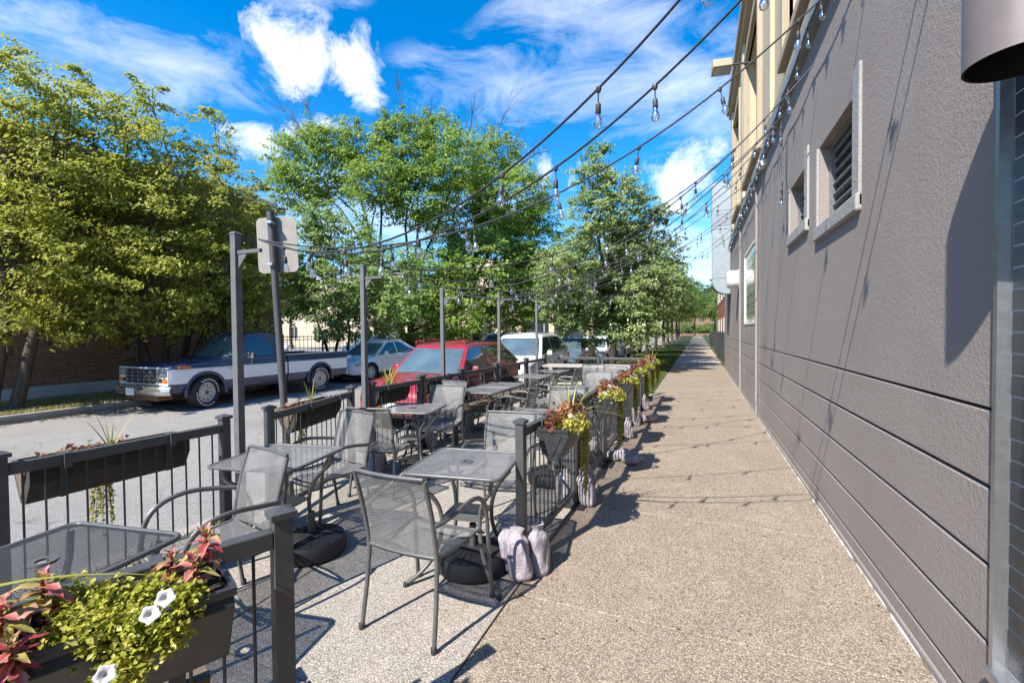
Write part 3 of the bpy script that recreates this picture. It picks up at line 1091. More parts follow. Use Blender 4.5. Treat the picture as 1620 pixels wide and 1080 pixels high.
# ------------------------------------------------------------------ patio fence
post_mesh = MB().box(0, 0, .5, .058, .058, 1.0).mesh('post', M['powder'])
cap_m = MB()
cap_m.box(0, 0, .008, .082, .082, .02)
cap_m.add([(-.041, -.041, .018), (.041, -.041, .018), (.041, .041, .018), (-.041, .041, .018), (0, 0, .036)], [(0, 1, 4), (1, 2, 4), (2, 3, 4), (3, 0, 4)])
cap_mesh = cap_m.mesh('post_cap', M['powder'])
rod_mesh = MB().tube([(0, 0, 0), (0, 0, 1)], .0055, 6).mesh('baluster', M['rod'])
plate_mesh = MB().box(0, 0, .007, .24, .24, .014).mesh('base_plate', M['rubber'])
FH = .985


def fence_panel(label, A, B, step=.088, lean=0.0, group='fence panels around the patio', posts=(True, True), plates=True):
    A, B = Vector((*A, 0)), Vector((*B, 0))
    d = B - A
    Ln = d.length
    f = thing('fence_panel', label, 'fence panel', A, math.atan2(d.y, d.x), group)
    f.rotation_euler = (lean, 0, math.atan2(d.y, d.x))
    for x, on in ((0, posts[0]), (Ln, posts[1])):
        if not on:
            continue
        p = inst(post_mesh, 'post', f, (x, 0, 0), scale=(1, 1, FH))
        c = inst(cap_mesh, 'post_cap', p, (0, 0, 1.0), scale=(1, 1, 1 / FH))
        if plates:
            inst(plate_mesh, 'base_plate', p, (0, 0, 0.001 / FH), scale=(1, 1, 1 / FH))
    MB().span(.03, Ln - .03, -.024, .024, .885, .945).build('top_rail', M['powder'], f, bevel=.005)
    MB().span(.03, Ln - .03, -.02, .02, .10, .145).build('bottom_rail', M['powder'], f, bevel=.005)
    n = max(3, round(Ln / step))
    for i in range(1, n):
        inst(rod_mesh, 'baluster', f, (Ln * i / n, 0, .14), scale=(1, 1, .75))
    return f


NEAR_A, NEAR_B = (-1.31, 1.12), (-1.93, -.22)
fence_panel('fence panel at the patio entrance carrying the coleus planter', NEAR_A, NEAR_B)
RIGHT = [((-1.11, 2.86), (-1.06, 4.08)), ((-1.05, 4.2), (-1.05, 5.42)), ((-1.06, 5.54), (-1.06, 6.78)), ((-1.07, 6.9), (-1.06, 8.1)), ((-1.07, 8.22), (-1.07, 9.44)), ((-1.08, 9.56), (-1.08, 10.8))]
ORD = ('first', 'second', 'third', 'fourth', 'fifth', 'sixth')
for (A, B), o in zip(RIGHT, ORD):
    fence_panel('%s fence panel beside the sidewalk counted from the patio entrance' % o, A, B)
LEFT = [((-3.30, 1.14), (-3.22, 2.28)), ((-3.27, 2.70), (-3.62, 4.05)), ((-3.63, 4.42), (-3.60, 5.38)), ((-3.60, 5.47), (-3.59, 6.54)), ((-3.59, 6.63), (-3.58, 7.92)), ((-3.58, 8.02), (-3.56, 9.5)), ((-3.56, 9.6), (-3.52, 10.8))]
LEFTL = ('street side fence panel just before the first light pole', 'street side fence panel beside the round sign pole', 'street side fence panel at the second light pole, before the red car bonnet',
         'street side fence panel between second light pole and red car windscreen', 'street side fence panel by the third light pole, behind the timber benches',
         'street side fence panel in front of the white car', 'last street side fence panel at the far corner of the patio')
for (A, B), l in zip(LEFT, LEFTL):
    fence_panel(l, A, B)
fence_panel('far end fence panel across the patio, street half', (-3.45, 11.25), (-2.3, 11.3))
fence_panel('far end fence panel across the patio, sidewalk half', (-2.2, 11.3), (-1.12, 11.3))


# light poles with a short arm and a triangular gusset
def light_pole(label, x, y, h, base=0.0):
    p = thing('light_pole', label, 'pole', (x, y, 0), 0, 'light poles along the street side of the patio')
    MB().box(0, 0, h / 2, .056, .056, h).build('shaft', M['powder_light'], p, bevel=.004)
    MB().box(0, 0, h + .008, .066, .066, .016, taper=.7).build('cap', M['powder_light'], p)
    MB().span(.028, .27, -.012, .012, h - .155, h - .13).build('arm', M['powder_light'], p)
    MB().prism([(.028, h - .155), (.028, h - .27), (.13, h - .155)], -.006, .006, Matrix.Rotation(PI / 2, 4, 'X')).build('gusset', M['powder_light'], p)
    MB().box(0, 0, .01, .2, .2, .02).build('foot_plate', M['rubber'], p)
    return p


POLES = [(-3.30, 2.46, 2.37), (-3.66, 4.33, 2.39), (-3.64, 6.09, 2.26), (-3.62, 8.2, 2.37), (-3.6, 10.4, 2.37)]
for q, l in zip(POLES, ('tall grey light pole beside the round sign pole', 'grey light pole rising before the silver car', 'grey light pole rising before the red car windscreen',
                        'grey light pole rising before the white car', 'farthest grey light pole of the patio')):
    light_pole(l, *q)

# sign pole seen from behind
SP = thing('sign_pole', 'leaning round street sign pole with bare plate seen from behind', 'street sign', (-3.70, 3.28, -.02))
MB().tube([(0, 0, 0), (-.13, -.06, 2.80)], .034, 14).build('pole', M['powder'], SP, 40)
rp = []
for cx, cz, a0 in ((.15, .22, 0), (-.15, .22, 90), (-.15, -.22, 180), (.15, -.22, 270)):
    for k in range(5):
        a = R(a0 + k * 22.5)
        rp.append((cx + .05 * math.cos(a), cz + .05 * math.sin(a)))
S0 = Matrix.Translation((-.115, .0, 2.49)) @ Matrix.Rotation(R(20), 4, 'Z') @ Matrix.Rotation(PI / 2, 4, 'X') @ Matrix.Rotation(R(2), 4, 'Z')
MB().prism(rp, -.004, .0, S0).build('sign_plate', M['sign_back'], SP)
for dz in (.2, -.2):
    MB().box(-.115 + .0, -.055, 2.49 + dz, .05, .12, .025, rz=R(20)).build('clamp', M['steel'], SP)

# ------------------------------------------------------------------ string lights
sock_mesh = MB().lathe(((.0, .0), (.012, -.002), (.017, -.012), (.018, -.062), (.0155, -.066)), 12).mesh('socket', M['cable'], 40)
bulb_mesh = MB().lathe(((.013, -.064), (.014, -.075), (.024, -.098), (.0285, -.118), (.025, -.138), (.013, -.151), (0, -.154)), 14).mesh('bulb', M['bulb'], 60)
fil_mesh = MB().lathe(((.0045, -.066), (.005, -.10), (.002, -.112), (0, -.112)), 8).mesh('filament_stem', M['white_metal'], 40)
drop_mesh = MB().tube([(0, 0, .012), (.002, 0, -.03), (0, 0, -.085)], .0045, 6).mesh('drop_cord', M['cable'])
hub_mesh = MB().lathe(((.0, .014), (.014, .010), (.02, -.006), (.012, -.026), (.0, -.03)), 8).mesh('connector', M['cable'], 40)


def add_bulb(par, loc, rz=0.0, tilt=0.0):
    d = inst(drop_mesh, 'drop_cord', par, loc, rot=(tilt * 2.2, tilt, rz), scale=.76)
    inst(hub_mesh, 'connector', d)
    inst(sock_mesh, 'socket', d, (0, 0, -.083))
    inst(bulb_mesh, 'bulb', d, (0, 0, -.083))
    inst(fil_mesh, 'filament_stem', d, (0, 0, -.083))


def string_light(label, A, B, sag, step=.60, start=.35, rad=.0062, wallward=True):
    A, B = Vector(A), Vector(B)
    s = thing('string_light', label, 'string light', A, 0, 'bulb strings from the patio poles to the wall')
    pts = []
    N = 40
    for i in range(N + 1):
        t = i / N
        p = A.lerp(B, t)
        p.z -= 4 * sag * t * (1 - t)
        pts.append(p - A)
    MB().tube(pts, rad, 6).build('wire', M['cable'], s, 60)
    acc, nxt = 0.0, start
    rg = random.Random(int(abs(B.y) * 1000))
    for a, b in zip(pts, pts[1:]):
        seg = (b - a).length
        while nxt <= acc + seg:
            add_bulb(s, a.lerp(b, (nxt - acc) / seg), rg.uniform(0, 6.28), rg.uniform(-.10, .10))
            nxt += step
        acc += seg
    return s


P1, P2, P3, P4, P5 = [(x + .25, y, h - .06) for x, y, h in POLES]
XW = .955
string_light('bulb string from the first light pole to the wall above the lamp', P1, (XW, 2.061, 4.162), .835, .62, .30)
string_light('second bulb string fanning from the first light pole', P1, (XW, 2.403, 3.93), .773, .62, .55)
string_light('third bulb string fanning from the first light pole', P1, (XW, 3.52, 3.92), .638, .62, .42)
string_light('lowest bulb string from the first light pole to the wall beyond both vents', P1, (XW, 6.07, 4.30), .90, .62, .60)
string_light('bulb string from the second light pole to the wall between the vents', P2, (XW, 4.81, 3.95), .88, .62, .4)
string_light('second bulb string from the second light pole', P2, (XW, 6.82, 4.30), .825, .62, .3)
string_light('bulb string from the third light pole to the wall by the second vent', P3, (XW, 5.65, 4.0), .744, .62, .35)
string_light('second bulb string from the third light pole', P3, (XW, 8.2, 4.30), .6, .62, .5)
string_light('bulb string from the fourth light pole to the glass block window', P4, (XW, 8.62, 4.2), .42, .62, .3)
string_light('second bulb string from the fourth light pole', P4, (XW, 11.0, 4.25), .45, .62, .5)
string_light('middle bulb string from the third light pole', P3, (XW, 6.9, 4.25), .85, .62, .2)
string_light('middle bulb string from the fourth light pole', P4, (XW, 9.8, 4.22), .6, .62, .2)
string_light('nearer bulb string from the farthest light pole', P5, (XW, 12.2, 4.22), .62, .62, .3)
string_light('bulb string from the farthest light pole', P5, (XW, 13.8, 4.25), .5, .62, .5)
# string running along the flashing of the wall
s = thing('wall_string_light', 'bulb string hung along the flashing of the stucco wall', 'string light', (0, 0, 0))
pts = []
y = 2.3
k = 0
while y < 16.2:
    zz = 4.30 if y < 8.3 else 4.24
    pts.append((.90, y, zz - .05 * abs(math.sin(y * 2.6)) - .02))
    y += .15
MB().tube(pts, .006, 6).build('wire', M['cable'], s, 60)
y = 2.5
while y < 16:
    add_bulb(s, (.90, y, (4.30 if y < 8.3 else 4.24) - .05 * abs(math.sin(y * 2.6)) - .02), y, .05)
    y += .46
ex = thing('hanging_cable', 'loose black cable with bulb hanging off the wall near the vents', 'cable', (.93, 6.2, 0))
MB().tube([(0, 0, 4.24), (-.03, .05, 3.9), (.0, .0, 3.55), (-.02, -.08, 3.3), (0, .06, 3.18), (.0, .1, 3.5), (-.02, .0, 4.2)], .006, 6).build('wire', M['cable'], ex, 60)
add_bulb(ex, (-.02, -.02, 3.22))
add_bulb(ex, (-.02, .04, 3.98))

# ------------------------------------------------------------------ patio furniture
def arc(p0, p1, p2, n=8):
    """quadratic curve"""
    a, b, c = Vector(p0), Vector(p1), Vector(p2)
    return [tuple(a * (1 - t) ** 2 + b * (2 * t * (1 - t)) + c * t * t) for t in [i / n for i in range(n + 1)]]


def make_chair():
    """armchair of steel tube and mesh, seat towards +Y, back at -Y"""
    c = thing('mesh_armchair', 'x', 'chair')
    rt = .0125
    for s in (-1, 1):
        # rear leg and back upright in one bend
        pts = [(s * .235, -.27, 0), (s * .228, -.235, .22), (s * .222, -.215, .42)]
        pts += [(s * .222, -.225, .52), (s * .225, -.26, .68), (s * .225, -.315, .875)]
        m = MB().tube(pts, rt, 8)
        m.build('back_leg', M['frame'], c, 50)
        # front leg running up into the arm
        pts = [(s * .275, .285, 0), (s * .268, .262, .2), (s * .266, .245, .45)]
        pts += arc((s * .266, .235, .52), (s * .27, .205, .665), (s * .28, .02, .672), 8)
        pts += arc((s * .28, -.05, .667), (s * .272, -.18, .645), (s * .236, -.252, .63), 5)
        MB().tube(pts, .0145, 8, flat=.8).build('arm_leg', M['frame'], c, 50)
        MB().lathe(((.0, 0), (.017, 0), (.017, .03), (.013, .034)), 10, Matrix.Translation((s * .275, .285, 0))).build('foot_cap', M['rubber'], c, 50)
        MB().lathe(((.0, 0), (.016, 0), (.016, .03), (.012, .034)), 10, Matrix.Translation((s * .235, -.27, 0))).build('foot_cap', M['rubber'], c, 50)
    # seat
    seat = MB()

    def sf(u, v):
        x = (u - .5) * (.43 + .03 * v)
        y = -.215 + .475 * v
        z = .432 - .018 * math.sin(PI * v) - .010 * math.sin(PI * u) + (.012 - .05 * max(0, (v - .82) / .18) ** 2)
        return (x, y, z)
    seat.grid(sf, 10, 12)
    so = seat.build('seat', M['mesh'], c, 60)
    fr = [sf(0, v / 10) for v in range(11)] + [sf(u / 8, 1) for u in range(1, 9)] + [sf(1, 1 - v / 10) for v in range(1, 11)] + [sf(1 - u / 8, 0) for u in range(1, 9)]
    MB().tube(fr, .0095, 8).build('seat_frame', M['frame'], so, 50)
    back = MB()

    def bf(u, v):
        x = (u - .5) * .44
        y = -.218 - .10 * v ** 1.5 - .02 * math.sin(PI * u)
        z = .452 + .43 * v
        return (x, y, z)
    back.grid(bf, 10, 12)
    bo = back.build('backrest', M['mesh'], c, 60)
    MB().tube([bf(u / 10, 1) for u in range(11)], .0105, 8).build('top_bar', M['frame'], bo, 50)
    MB().tube([bf(u / 10, 0) for u in range(11)], .008, 8).build('lower_bar', M['frame'], bo, 50)
    MB().tube([(-.262, .245, .415), (-.1, .235, .405), (.1, .235, .405), (.262, .245, .415)], .009, 8).build('front_stretcher', M['frame'], c, 50)
    return c


CHAIRS = [  # x, y, heading (degrees, 0 = facing along the sidewalk away), label
    (-1.44, 2.20, -3, 'mesh armchair at the entrance table, its back to the entrance gap'),
    (-2.52, 1.70, 168, 'mesh armchair between the two tables by the first light pole'),
    (-2.93, 2.98, 170, 'mesh armchair behind the table next to the round sign pole'),
    (-2.98, 3.80, 10, 'mesh armchair with its back to the sign pole table, facing the next table'),
    (-3.06, 5.02, 190, 'pale lit mesh armchair in front of the timber bench'),
    (-1.52, 3.42, 184, 'mesh armchair facing the entrance table from its far side'),
    (-1.52, 5.28, 182, 'mesh armchair behind the second table along the sidewalk fence'),
    (-1.56, 6.05, 4, 'mesh armchair turned to the third table along the sidewalk fence'),
    (-1.60, 7.62, 182, 'mesh armchair behind the third table along the sidewalk fence'),
    (-2.52, 6.30, 92, 'mesh armchair facing the first timber bench across its table'),
    (-2.50, 7.30, 96, 'mesh armchair facing the gap between the timber benches'),
    (-2.48, 8.72, 90, 'mesh armchair facing the second timber bench across its table'),
    (-2.05, 9.35, 184, 'mesh armchair standing before the silvered plank table'),
    (-1.55, 9.0, 178, 'mesh armchair near the fifth sidewalk fence panel'),
    (-3.36, 5.55, 172, 'mesh armchair squeezed between fence and timber bench end'),
]
ch0 = make_chair()
for i, (x, y, a, l) in enumerate(CHAIRS):
    if i == 0:
        ch0.location, ch0.rotation_euler = (x, y, 0), (0, 0, R(a))
        tag(ch0, l, None, 'steel mesh armchairs of the patio')
    else:
        clone(ch0, (x, y, 0), R(a), l)


def rounded(w, r, n=5):
    out = []
    for cx, cy, a0 in ((w - r, w - r, 0), (-w + r, w - r, 90), (-w + r, -w + r, 180), (w - r, -w + r, 270)):
        for k in range(n + 1):
            a = R(a0 + 90 * k / n)
            out.append((cx + r * math.cos(a), cy + r * math.sin(a)))
    return out


def make_table():
    t = thing('mesh_table', 'x', 'table')
    W = .315
    poly = rounded(W, .05)
    tm = MB()
    vs = [(x, y, .722) for x, y in poly]
    hole = [(.024 * math.cos(2 * PI * k / len(poly) + PI / 4), .024 * math.sin(2 * PI * k / len(poly) + PI / 4), .722) for k in range(len(poly))]
    n = len(poly)
    tm.add(vs + hole, [(i, (i + 1) % n, n + (i + 1) % n, n + i) for i in range(n)])
    top = tm.build('table_top', M['mesh_top'], t)
    MB().tube([(x, y, .716) for x, y in poly + poly[:1]], .0125, 8).build('rim', M['frame'], top, 50)
    MB().lathe(((.024, .718), (.045, .718), (.045, .728), (.024, .728), (.024, .718)), 20).build('umbrella_ring', M['frame'], top, 40)
    for sx, sy in ((-1, -1), (1, -1), (1, 1), (-1, 1)):
        d = Vector((sx, sy, 0)).normalized()
        q = [d * .36 + Vector((0, 0, .712)), d * .345 + Vector((0, 0, .66))]
        q += [Vector(p) for p in arc(d * .33 + Vector((0, 0, .60)), d * .20 + Vector((0, 0, .52)), d * .185 + Vector((0, 0, .38)), 6)]
        q += [Vector(p) for p in arc(d * .185 + Vector((0, 0, .32)), d * .20 + Vector((0, 0, .10)), d * .43 + Vector((0, 0, .012)), 8)]
        MB().tube(q, .0145, 8).build('leg', M['frame'], t, 50)
        MB().lathe(((0, 0), (.02, 0), (.018, .022), (0, .026)), 10, Matrix.Translation(d * .43)).build('foot_cap', M['rubber'], t, 50)
    sh = MB()
    pl = rounded(.135, .02, 3)
    sh.prism(pl, .375, .388)
    sh.build('shelf', M['frame'], t)
    return t


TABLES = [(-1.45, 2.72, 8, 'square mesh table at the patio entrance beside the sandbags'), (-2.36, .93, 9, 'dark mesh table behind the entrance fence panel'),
          (-2.78, 2.38, 10, 'mesh table beside the first light pole'), (-3.08, 4.46, 12, 'mesh table beside the second light pole'),
          (-1.52, 4.55, 4, 'mesh table along the sidewalk fence behind the second planter'), (-1.56, 6.85, 4, 'mesh table along the sidewalk fence behind the third planter'),
          (-3.02, 6.2, 2, 'mesh table drawn up to the first timber bench'), (-3.02, 6.92, 2, 'mesh table pushed against the first bench table'),
          (-3.02, 8.5, 0, 'mesh table drawn up to the second timber bench'), (-3.0, 9.75, -2, 'mesh table before the silvered plank table'),
          (-1.6, 8.35, 0, 'mesh table along the sidewalk fence by the fifth panel')]
tb0 = make_table()
for i, (x, y, a, l) in enumerate(TABLES):
    if i == 0:
        tb0.location, tb0.rotation_euler = (x, y, 0), (0, 0, R(a))
        tag(tb0, l, None, 'square mesh tables of the patio')
    else:
        o = clone(tb0, (x, y, 0), R(a), l)
        if i == 1:                       # this top takes the much darker copy of the mesh colour
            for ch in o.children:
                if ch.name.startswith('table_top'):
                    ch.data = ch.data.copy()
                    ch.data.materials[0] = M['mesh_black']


def make_base():
    b = thing('umbrella_base', 'x', 'umbrella base')
    MB().lathe(((0, .002), (.225, .002), (.24, .02), (.243, .085), (.225, .118), (.10, .142), (.034, .15), (0, .15)), 36).build('weight', M['rubber'], b, 35)
    rib = MB().box(.135, 0, .134, .16, .010, .012, ry=R(10.5)).mesh('rib', M['rubber'])
    for k in range(20):
        inst(rib, 'rib', b, (0, 0, 0), rz=2 * PI * k / 20)
    MB().lathe(((.024, .15), (.024, .30), (.019, .30), (.019, .16)), 16).build('tube_socket', M['powder'], b, 40)
    return b


BASES = [(-1.42, 2.74, 'black umbrella base under the entrance table'), (-2.62, 2.50, 'black umbrella base under the table by the first light pole'),
         (-3.02, 4.52, 'black umbrella base under the table by the second light pole'), (-1.45, 4.6, 'black umbrella base under the second sidewalk side table'),
         (-2.92, 6.62, 'black umbrella base between the first bench tables'), (-2.78, 8.55, 'black umbrella base under the second bench table'),
         (-1.5, 6.9, 'black umbrella base under the third sidewalk side table')]
b0 = make_base()
for i, (x, y, l) in enumerate(BASES):
    if i == 0:
        b0.location = (x, y, 0)
        tag(b0, l, None, 'black umbrella bases')
    else:
        clone(b0, (x, y, 0), i * .4, l)


def bench(label, x, y, rz, L=1.25, woodm='wood', rough=False):
    """timber slat bench on dark steel frames; seat runs along local X, back at +Y"""
    b = thing('timber_bench', label, 'bench', (x, y, 0), rz, 'timber benches')
    for k, yy in enumerate((-.17, -.055, .06, .17)):
        MB().box(0, yy, .445, L, .105, .032).build('seat_slat', M[woodm], b, bevel=.005)
    for zz in (.63, .79):
        MB().box(0, .245 + (zz - .63) * .18, zz, L, .026, .125, rx=R(-8)).build('back_slat', M['wood_dark' if woodm == 'wood' else woodm], b, bevel=.005)
    for s in (-1, 1):
        e = MB()
        xx = s * (L / 2 - .09)
        e.box(xx, -.16, .215, .05, .05, .43)
        e.box(xx, .19, .215, .05, .05, .43)
        e.box(xx, .015, .415, .045, .40, .025)
        e.build('leg_frame', M['powder'], b)
        MB().box(xx, .232, .63, .045, .035, .44, rx=R(-8)).build('back_support', M['powder'], b)
    return b


bench('timber bench with its back to the street fence beside the pale lit armchair', -3.36, 6.28, R(90), 1.35)
bench('second timber bench along the street fence near the fourth light pole', -3.36, 8.05, R(90), 1.35)
nd = Vector((NEAR_B[0] - NEAR_A[0], NEAR_B[1] - NEAR_A[1], 0)).normalized()
inw = Vector((nd.y, -nd.x, 0))
bc = Vector((NEAR_A[0], NEAR_A[1], 0)) + nd * .74 + inw * .36
nb = bench('worn brown timber bench backing onto the entrance fence panel', bc.x, bc.y, 0, 1.1, 'wood')
nb.rotation_euler = (0, 0, math.atan2(-inw.y, -inw.x) - PI / 2)

# silvered plank table at the far end
pt = thing('plank_table', 'long silvered timber plank table at the far end of the patio', 'table', (-2.30, 10.35, 0), R(4))
for k in range(4):
    MB().box(0, -.24 + k * .16, .80, 2.1, .15, .04).build('plank', M['wood_grey'], pt, bevel=.006)
for s in (-1, 1):
    e = MB()
    e.box(s * .85, -.22, .39, .08, .06, .80, rx=R(10))
    e.box(s * .85, .22, .39, .08, .06, .80, rx=R(-10))
    e.box(s * .85, 0, .40, .06, .62, .08)
    e.box(s * .85, 0, .75, .06, .50, .06)
    e.build('trestle', M['wood_grey'], pt)
MB().box(0, 0, .62, 1.75, .05, .07).build('stretcher', M['wood_grey'], pt)
for s, l in ((-1, 'silvered timber form in front of the plank table'), (1, 'silvered timber form behind the plank table')):
    fb = thing('timber_form', l, 'bench', (-2.30 - .03 * s, 10.35 + s * .58, 0), R(4))
    for k in range(2):
        MB().box(0, -.08 + k * .16, .46, 2.0, .15, .04).build('plank', M['wood_grey'], fb, bevel=.006)
    for q in (-1, 1):
        MB().box(q * .8, 0, .22, .06, .26, .44).build('leg', M['wood_grey'], fb)


# sandbags
def bag_mesh(seed, lying=False):
    g = random.Random(seed)
    m = MB()
    nu, nv = 40, 28
    ph = [g.uniform(0, 6.28) for _ in range(6)]

    def fn(u, v):
        a = 2 * PI * u
        if v < .12:
            prof = .72 + .28 * math.sin(PI / 2 * v / .12)
        elif v < .74:
            prof = 1.0 - .06 * (v - .12)
        elif v < .88:
            prof = .963 - .50 * ((v - .74) / .14) ** 1.5
        else:
            prof = .463 + .16 * (v - .88) / .12
        ca, sa = math.cos(a), math.sin(a)
        sq = (abs(ca) ** 3 + abs(sa) ** 3) ** (-1 / 3)
        flat = 1 - .45 * max(0, (v - .70) / .30)
        k = 1 + .06 * math.sin(3 * a + ph[0] + 6 * v) + .05 * math.sin(9 * v + ph[1] + 2 * a) + .04 * math.sin(6 * a + ph[2] - 13 * v) + .03 * math.sin(11 * a + ph[3]) * math.sin(19 * v + ph[4]) + .05 * max(0, v - .55) * math.sin(14 * a + ph[5])
        w, d = .070 * prof * sq * k, .056 * prof * sq * k * flat
        tw = .35 * (v - .5) * math.sin(ph[5])
        x, y = w * ca + .018 * math.sin(3 * v + ph[3]), d * sa + .016 * math.sin(4 * v + ph[4])
        return (x * math.cos(tw) - y * math.sin(tw), x * math.sin(tw) + y * math.cos(tw), v * .31 + .012 * math.sin(2 * a + ph[2]) * max(0, v - .6))
    m.grid(fn, nu, nv)
    m.add([fn(i / nu, 0) for i in range(nu)], [tuple(reversed(range(nu)))])
    m.add([fn(i / nu, 1) for i in range(nu)], [tuple(range(nu))])
    return m.mesh('sandbag', M['bag'], 70)


BAGM = [bag_mesh(i) for i in range(4)]


def sandbag(label, x, y, rz, tilt=0.0, z=.0, sc=1.0, k=0, lying=False):
    rot = (tilt, 0, rz) if not lying else (R(82), 0, rz)
    o = inst(BAGM[k % 4], 'sandbag', None, (x, y, z + (.055 if lying else .0)), rot=rot, scale=sc)
    return tag(o, label, 'sandbag', 'sandbags weighing down the fence posts')


SB = 'grey sandbag '
sandbag(SB + 'leaning inside the first sidewalk fence post', -1.175, 2.80, .5, R(3), k=0)
sandbag(SB + 'upright in front of the first sidewalk fence post', -1.075, 2.72, .1, R(-2), k=1, sc=1.03)
sandbag(SB + 'upright on the sidewalk side of the first fence post', -.985, 2.83, 1.2, R(2), k=2, sc=1.06)
sandbag(SB + 'standing by the joint of first and second fence panels', -1.16, 4.12, .5, R(3), k=3)
sandbag(SB + 'with dark stripes under the first trailing vine', -.955, 4.10, .2, R(-2), k=0, sc=1.05)
sandbag(SB + 'slumped over on the second fence panel foot', -.96, 4.36, 1.0, R(-22), k=1, sc=1.05)
sandbag(SB + 'lying flat at the joint of second and third panels', -1.02, 5.62, R(100), 0, k=2, lying=True)
sandbag(SB + 'standing inside the joint of second and third panels', -1.18, 5.48, .9, R(6), k=3)
sandbag(SB + 'lying crossways at the third panel', -.86, 5.60, R(70), 0, k=0, lying=True, sc=.9)
sandbag(SB + 'with checks upright at the joint of third and fourth panels', -.97, 6.9, .2, R(4), k=1)
sandbag(SB + 'leaning at the middle of the fourth panel', -.98, 7.9, .9, R(12), k=2)
sandbag(SB + 'lying at the joint of fourth and fifth panels', -.93, 8.3, R(60), 0, k=3, lying=True)
sandbag(SB + 'upright at the joint of fourth and fifth panels', -1.0, 8.1, .3, 0, k=0)
sandbag(SB + 'upright by the fifth panel end post', -.98, 9.5, .2, R(3), k=1)
sandbag(SB + 'by the street side fence before the first light pole', -3.16, 2.36, .4, R(14), k=2, sc=1.0)
sandbag(SB + 'upright behind the armchair near the sign pole', -3.33, 4.13, .2, R(-3), k=3, sc=1.15)
sandbag(SB + 'standing by the second light pole', -3.45, 4.28, 1.0, R(4), k=0, sc=1.1)
sandbag(SB + 'under the street side fence at the timber bench end', -3.45, 5.42, .6, R(4), k=1, sc=1.1)
sandbag(SB + 'under the first timber bench', -3.42, 6.5, .2, 0, k=2)

# ------------------------------------------------------------------ planters and their plants
def leaf_cloud(C, N, size, rng, width=.55, fold=.18):
    """diamond leaves: C centres (n,3), N normals (n,3), size (n,) -> verts, tri faces"""
    n = len(C)
    N = N / (np.linalg.norm(N, axis=1, keepdims=True) + 1e-9)
    t = rng.normal(size=(n, 3))
    t -= N * np.sum(t * N, axis=1, keepdims=True)
    t /= (np.linalg.norm(t, axis=1, keepdims=True) + 1e-9)
    b = np.cross(N, t)
    s = size[:, None]
    V = np.empty((n, 4, 3))
    V[:, 0] = C - t * s * .5
    V[:, 1] = C + b * s * width * .5 + N * s * fold
    V[:, 2] = C + t * s * .5
    V[:, 3] = C - b * s * width * .5 + N * s * fold
    i = np.arange(n)[:, None] * 4
    F = np.concatenate((i + np.array([[0, 1, 2]]), i + np.array([[0, 2, 3]])), 0)
    return V.reshape(-1, 3), F


def foliage(name, mat, parent, seed, C, size, up=.6, width=.6):
    rng = np.random.default_rng(seed)
    n = len(C)
    N = rng.normal(size=(n, 3)) * .8
    N[:, 2] = np.abs(N[:, 2]) + up
    V, F = leaf_cloud(np.asarray(C), N, np.asarray(size) * rng.uniform(.6, 1.35, n), rng, width)
    return inst(mesh_np(name, V, F, mat), name, parent)


def mound(rng, n, x0, x1, y0, y1, z, h, lumps=5):
    """points spread through a lumpy mound"""
    cx = rng.uniform(x0, x1, lumps)
    cy = rng.uniform(y0, y1, lumps)
    k = rng.integers(0, lumps, n)
    r = .05 + .03 * rng.random(n)
    d = rng.normal(size=(n, 3))
    d /= np.linalg.norm(d, axis=1, keepdims=True)
    d[:, 2] = np.abs(d[:, 2])
    rad = rng.uniform(.45, 1.0, n) ** .5
    P = np.stack((cx[k] + d[:, 0] * r * rad * 1.25, cy[k] + d[:, 1] * r * rad, z + d[:, 2] * h * rad * (.7 + .5 * rng.random(lumps)[k])), 1)
    return P


def flower_mesh():
    m = MB()
    vs = [(0, 0, -.012)]
    n = 25
    for ring, (r, z) in enumerate(((.010, .0), (.020, .006), (.026, .004))):
        for k in range(n):
            a = 2 * PI * k / n
            w = 1 + (.12 * math.cos(5 * a) if ring else 0)
            vs.append((r * w * math.cos(a), r * w * math.sin(a), z + .0011 * math.cos(10 * a) * ring))
    fs = [(0, 1 + k, 1 + (k + 1) % n) for k in range(n)]
    for q in range(2):
        for k in range(n):
            fs.append((1 + q * n + k, 1 + (q + 1) * n + k, 1 + (q + 1) * n + (k + 1) % n, 1 + q * n + (k + 1) % n))
    m.add(vs, fs)
    return m.mesh('flower', M['petal'], 60)


FLOWER = flower_mesh()


def blade_mesh(L, w, droop, seed):
    g = random.Random(seed)
    m = MB()
    n = 9
    pts = []
    for i in range(n + 1):
        t = i / n
        out = L * (t * (.35 + .35 * droop) + .25 * droop * t * t)
        up = L * (t * (1.0 - .15 * droop) - .62 * droop * t * t)
        ww = w * (1 - t) ** .7 * (1 if t > .05 else .7) + .0006
        pts.append((out, up, ww))
    vs = []
    for o, u, ww in pts:
        vs += [(o, -ww, u + ww * .35), (o, 0, u), (o, ww, u + ww * .35)]
    fs = []
    for i in range(n):
        a = i * 3
        fs += [(a, a + 1, a + 4, a + 3), (a + 1, a + 2, a + 5, a + 4)]
    m.add(vs, fs)
    return m.mesh('blade', M['blade'], 70)


BLADES = [blade_mesh(.42, .008, .25, 1), blade_mesh(.50, .009, .6, 2), blade_mesh(.46, .008, 1.05, 3), blade_mesh(.36, .007, .1, 4), blade_mesh(.58, .008, 1.3, 5), blade_mesh(.55, .0125, 1.25, 6)]


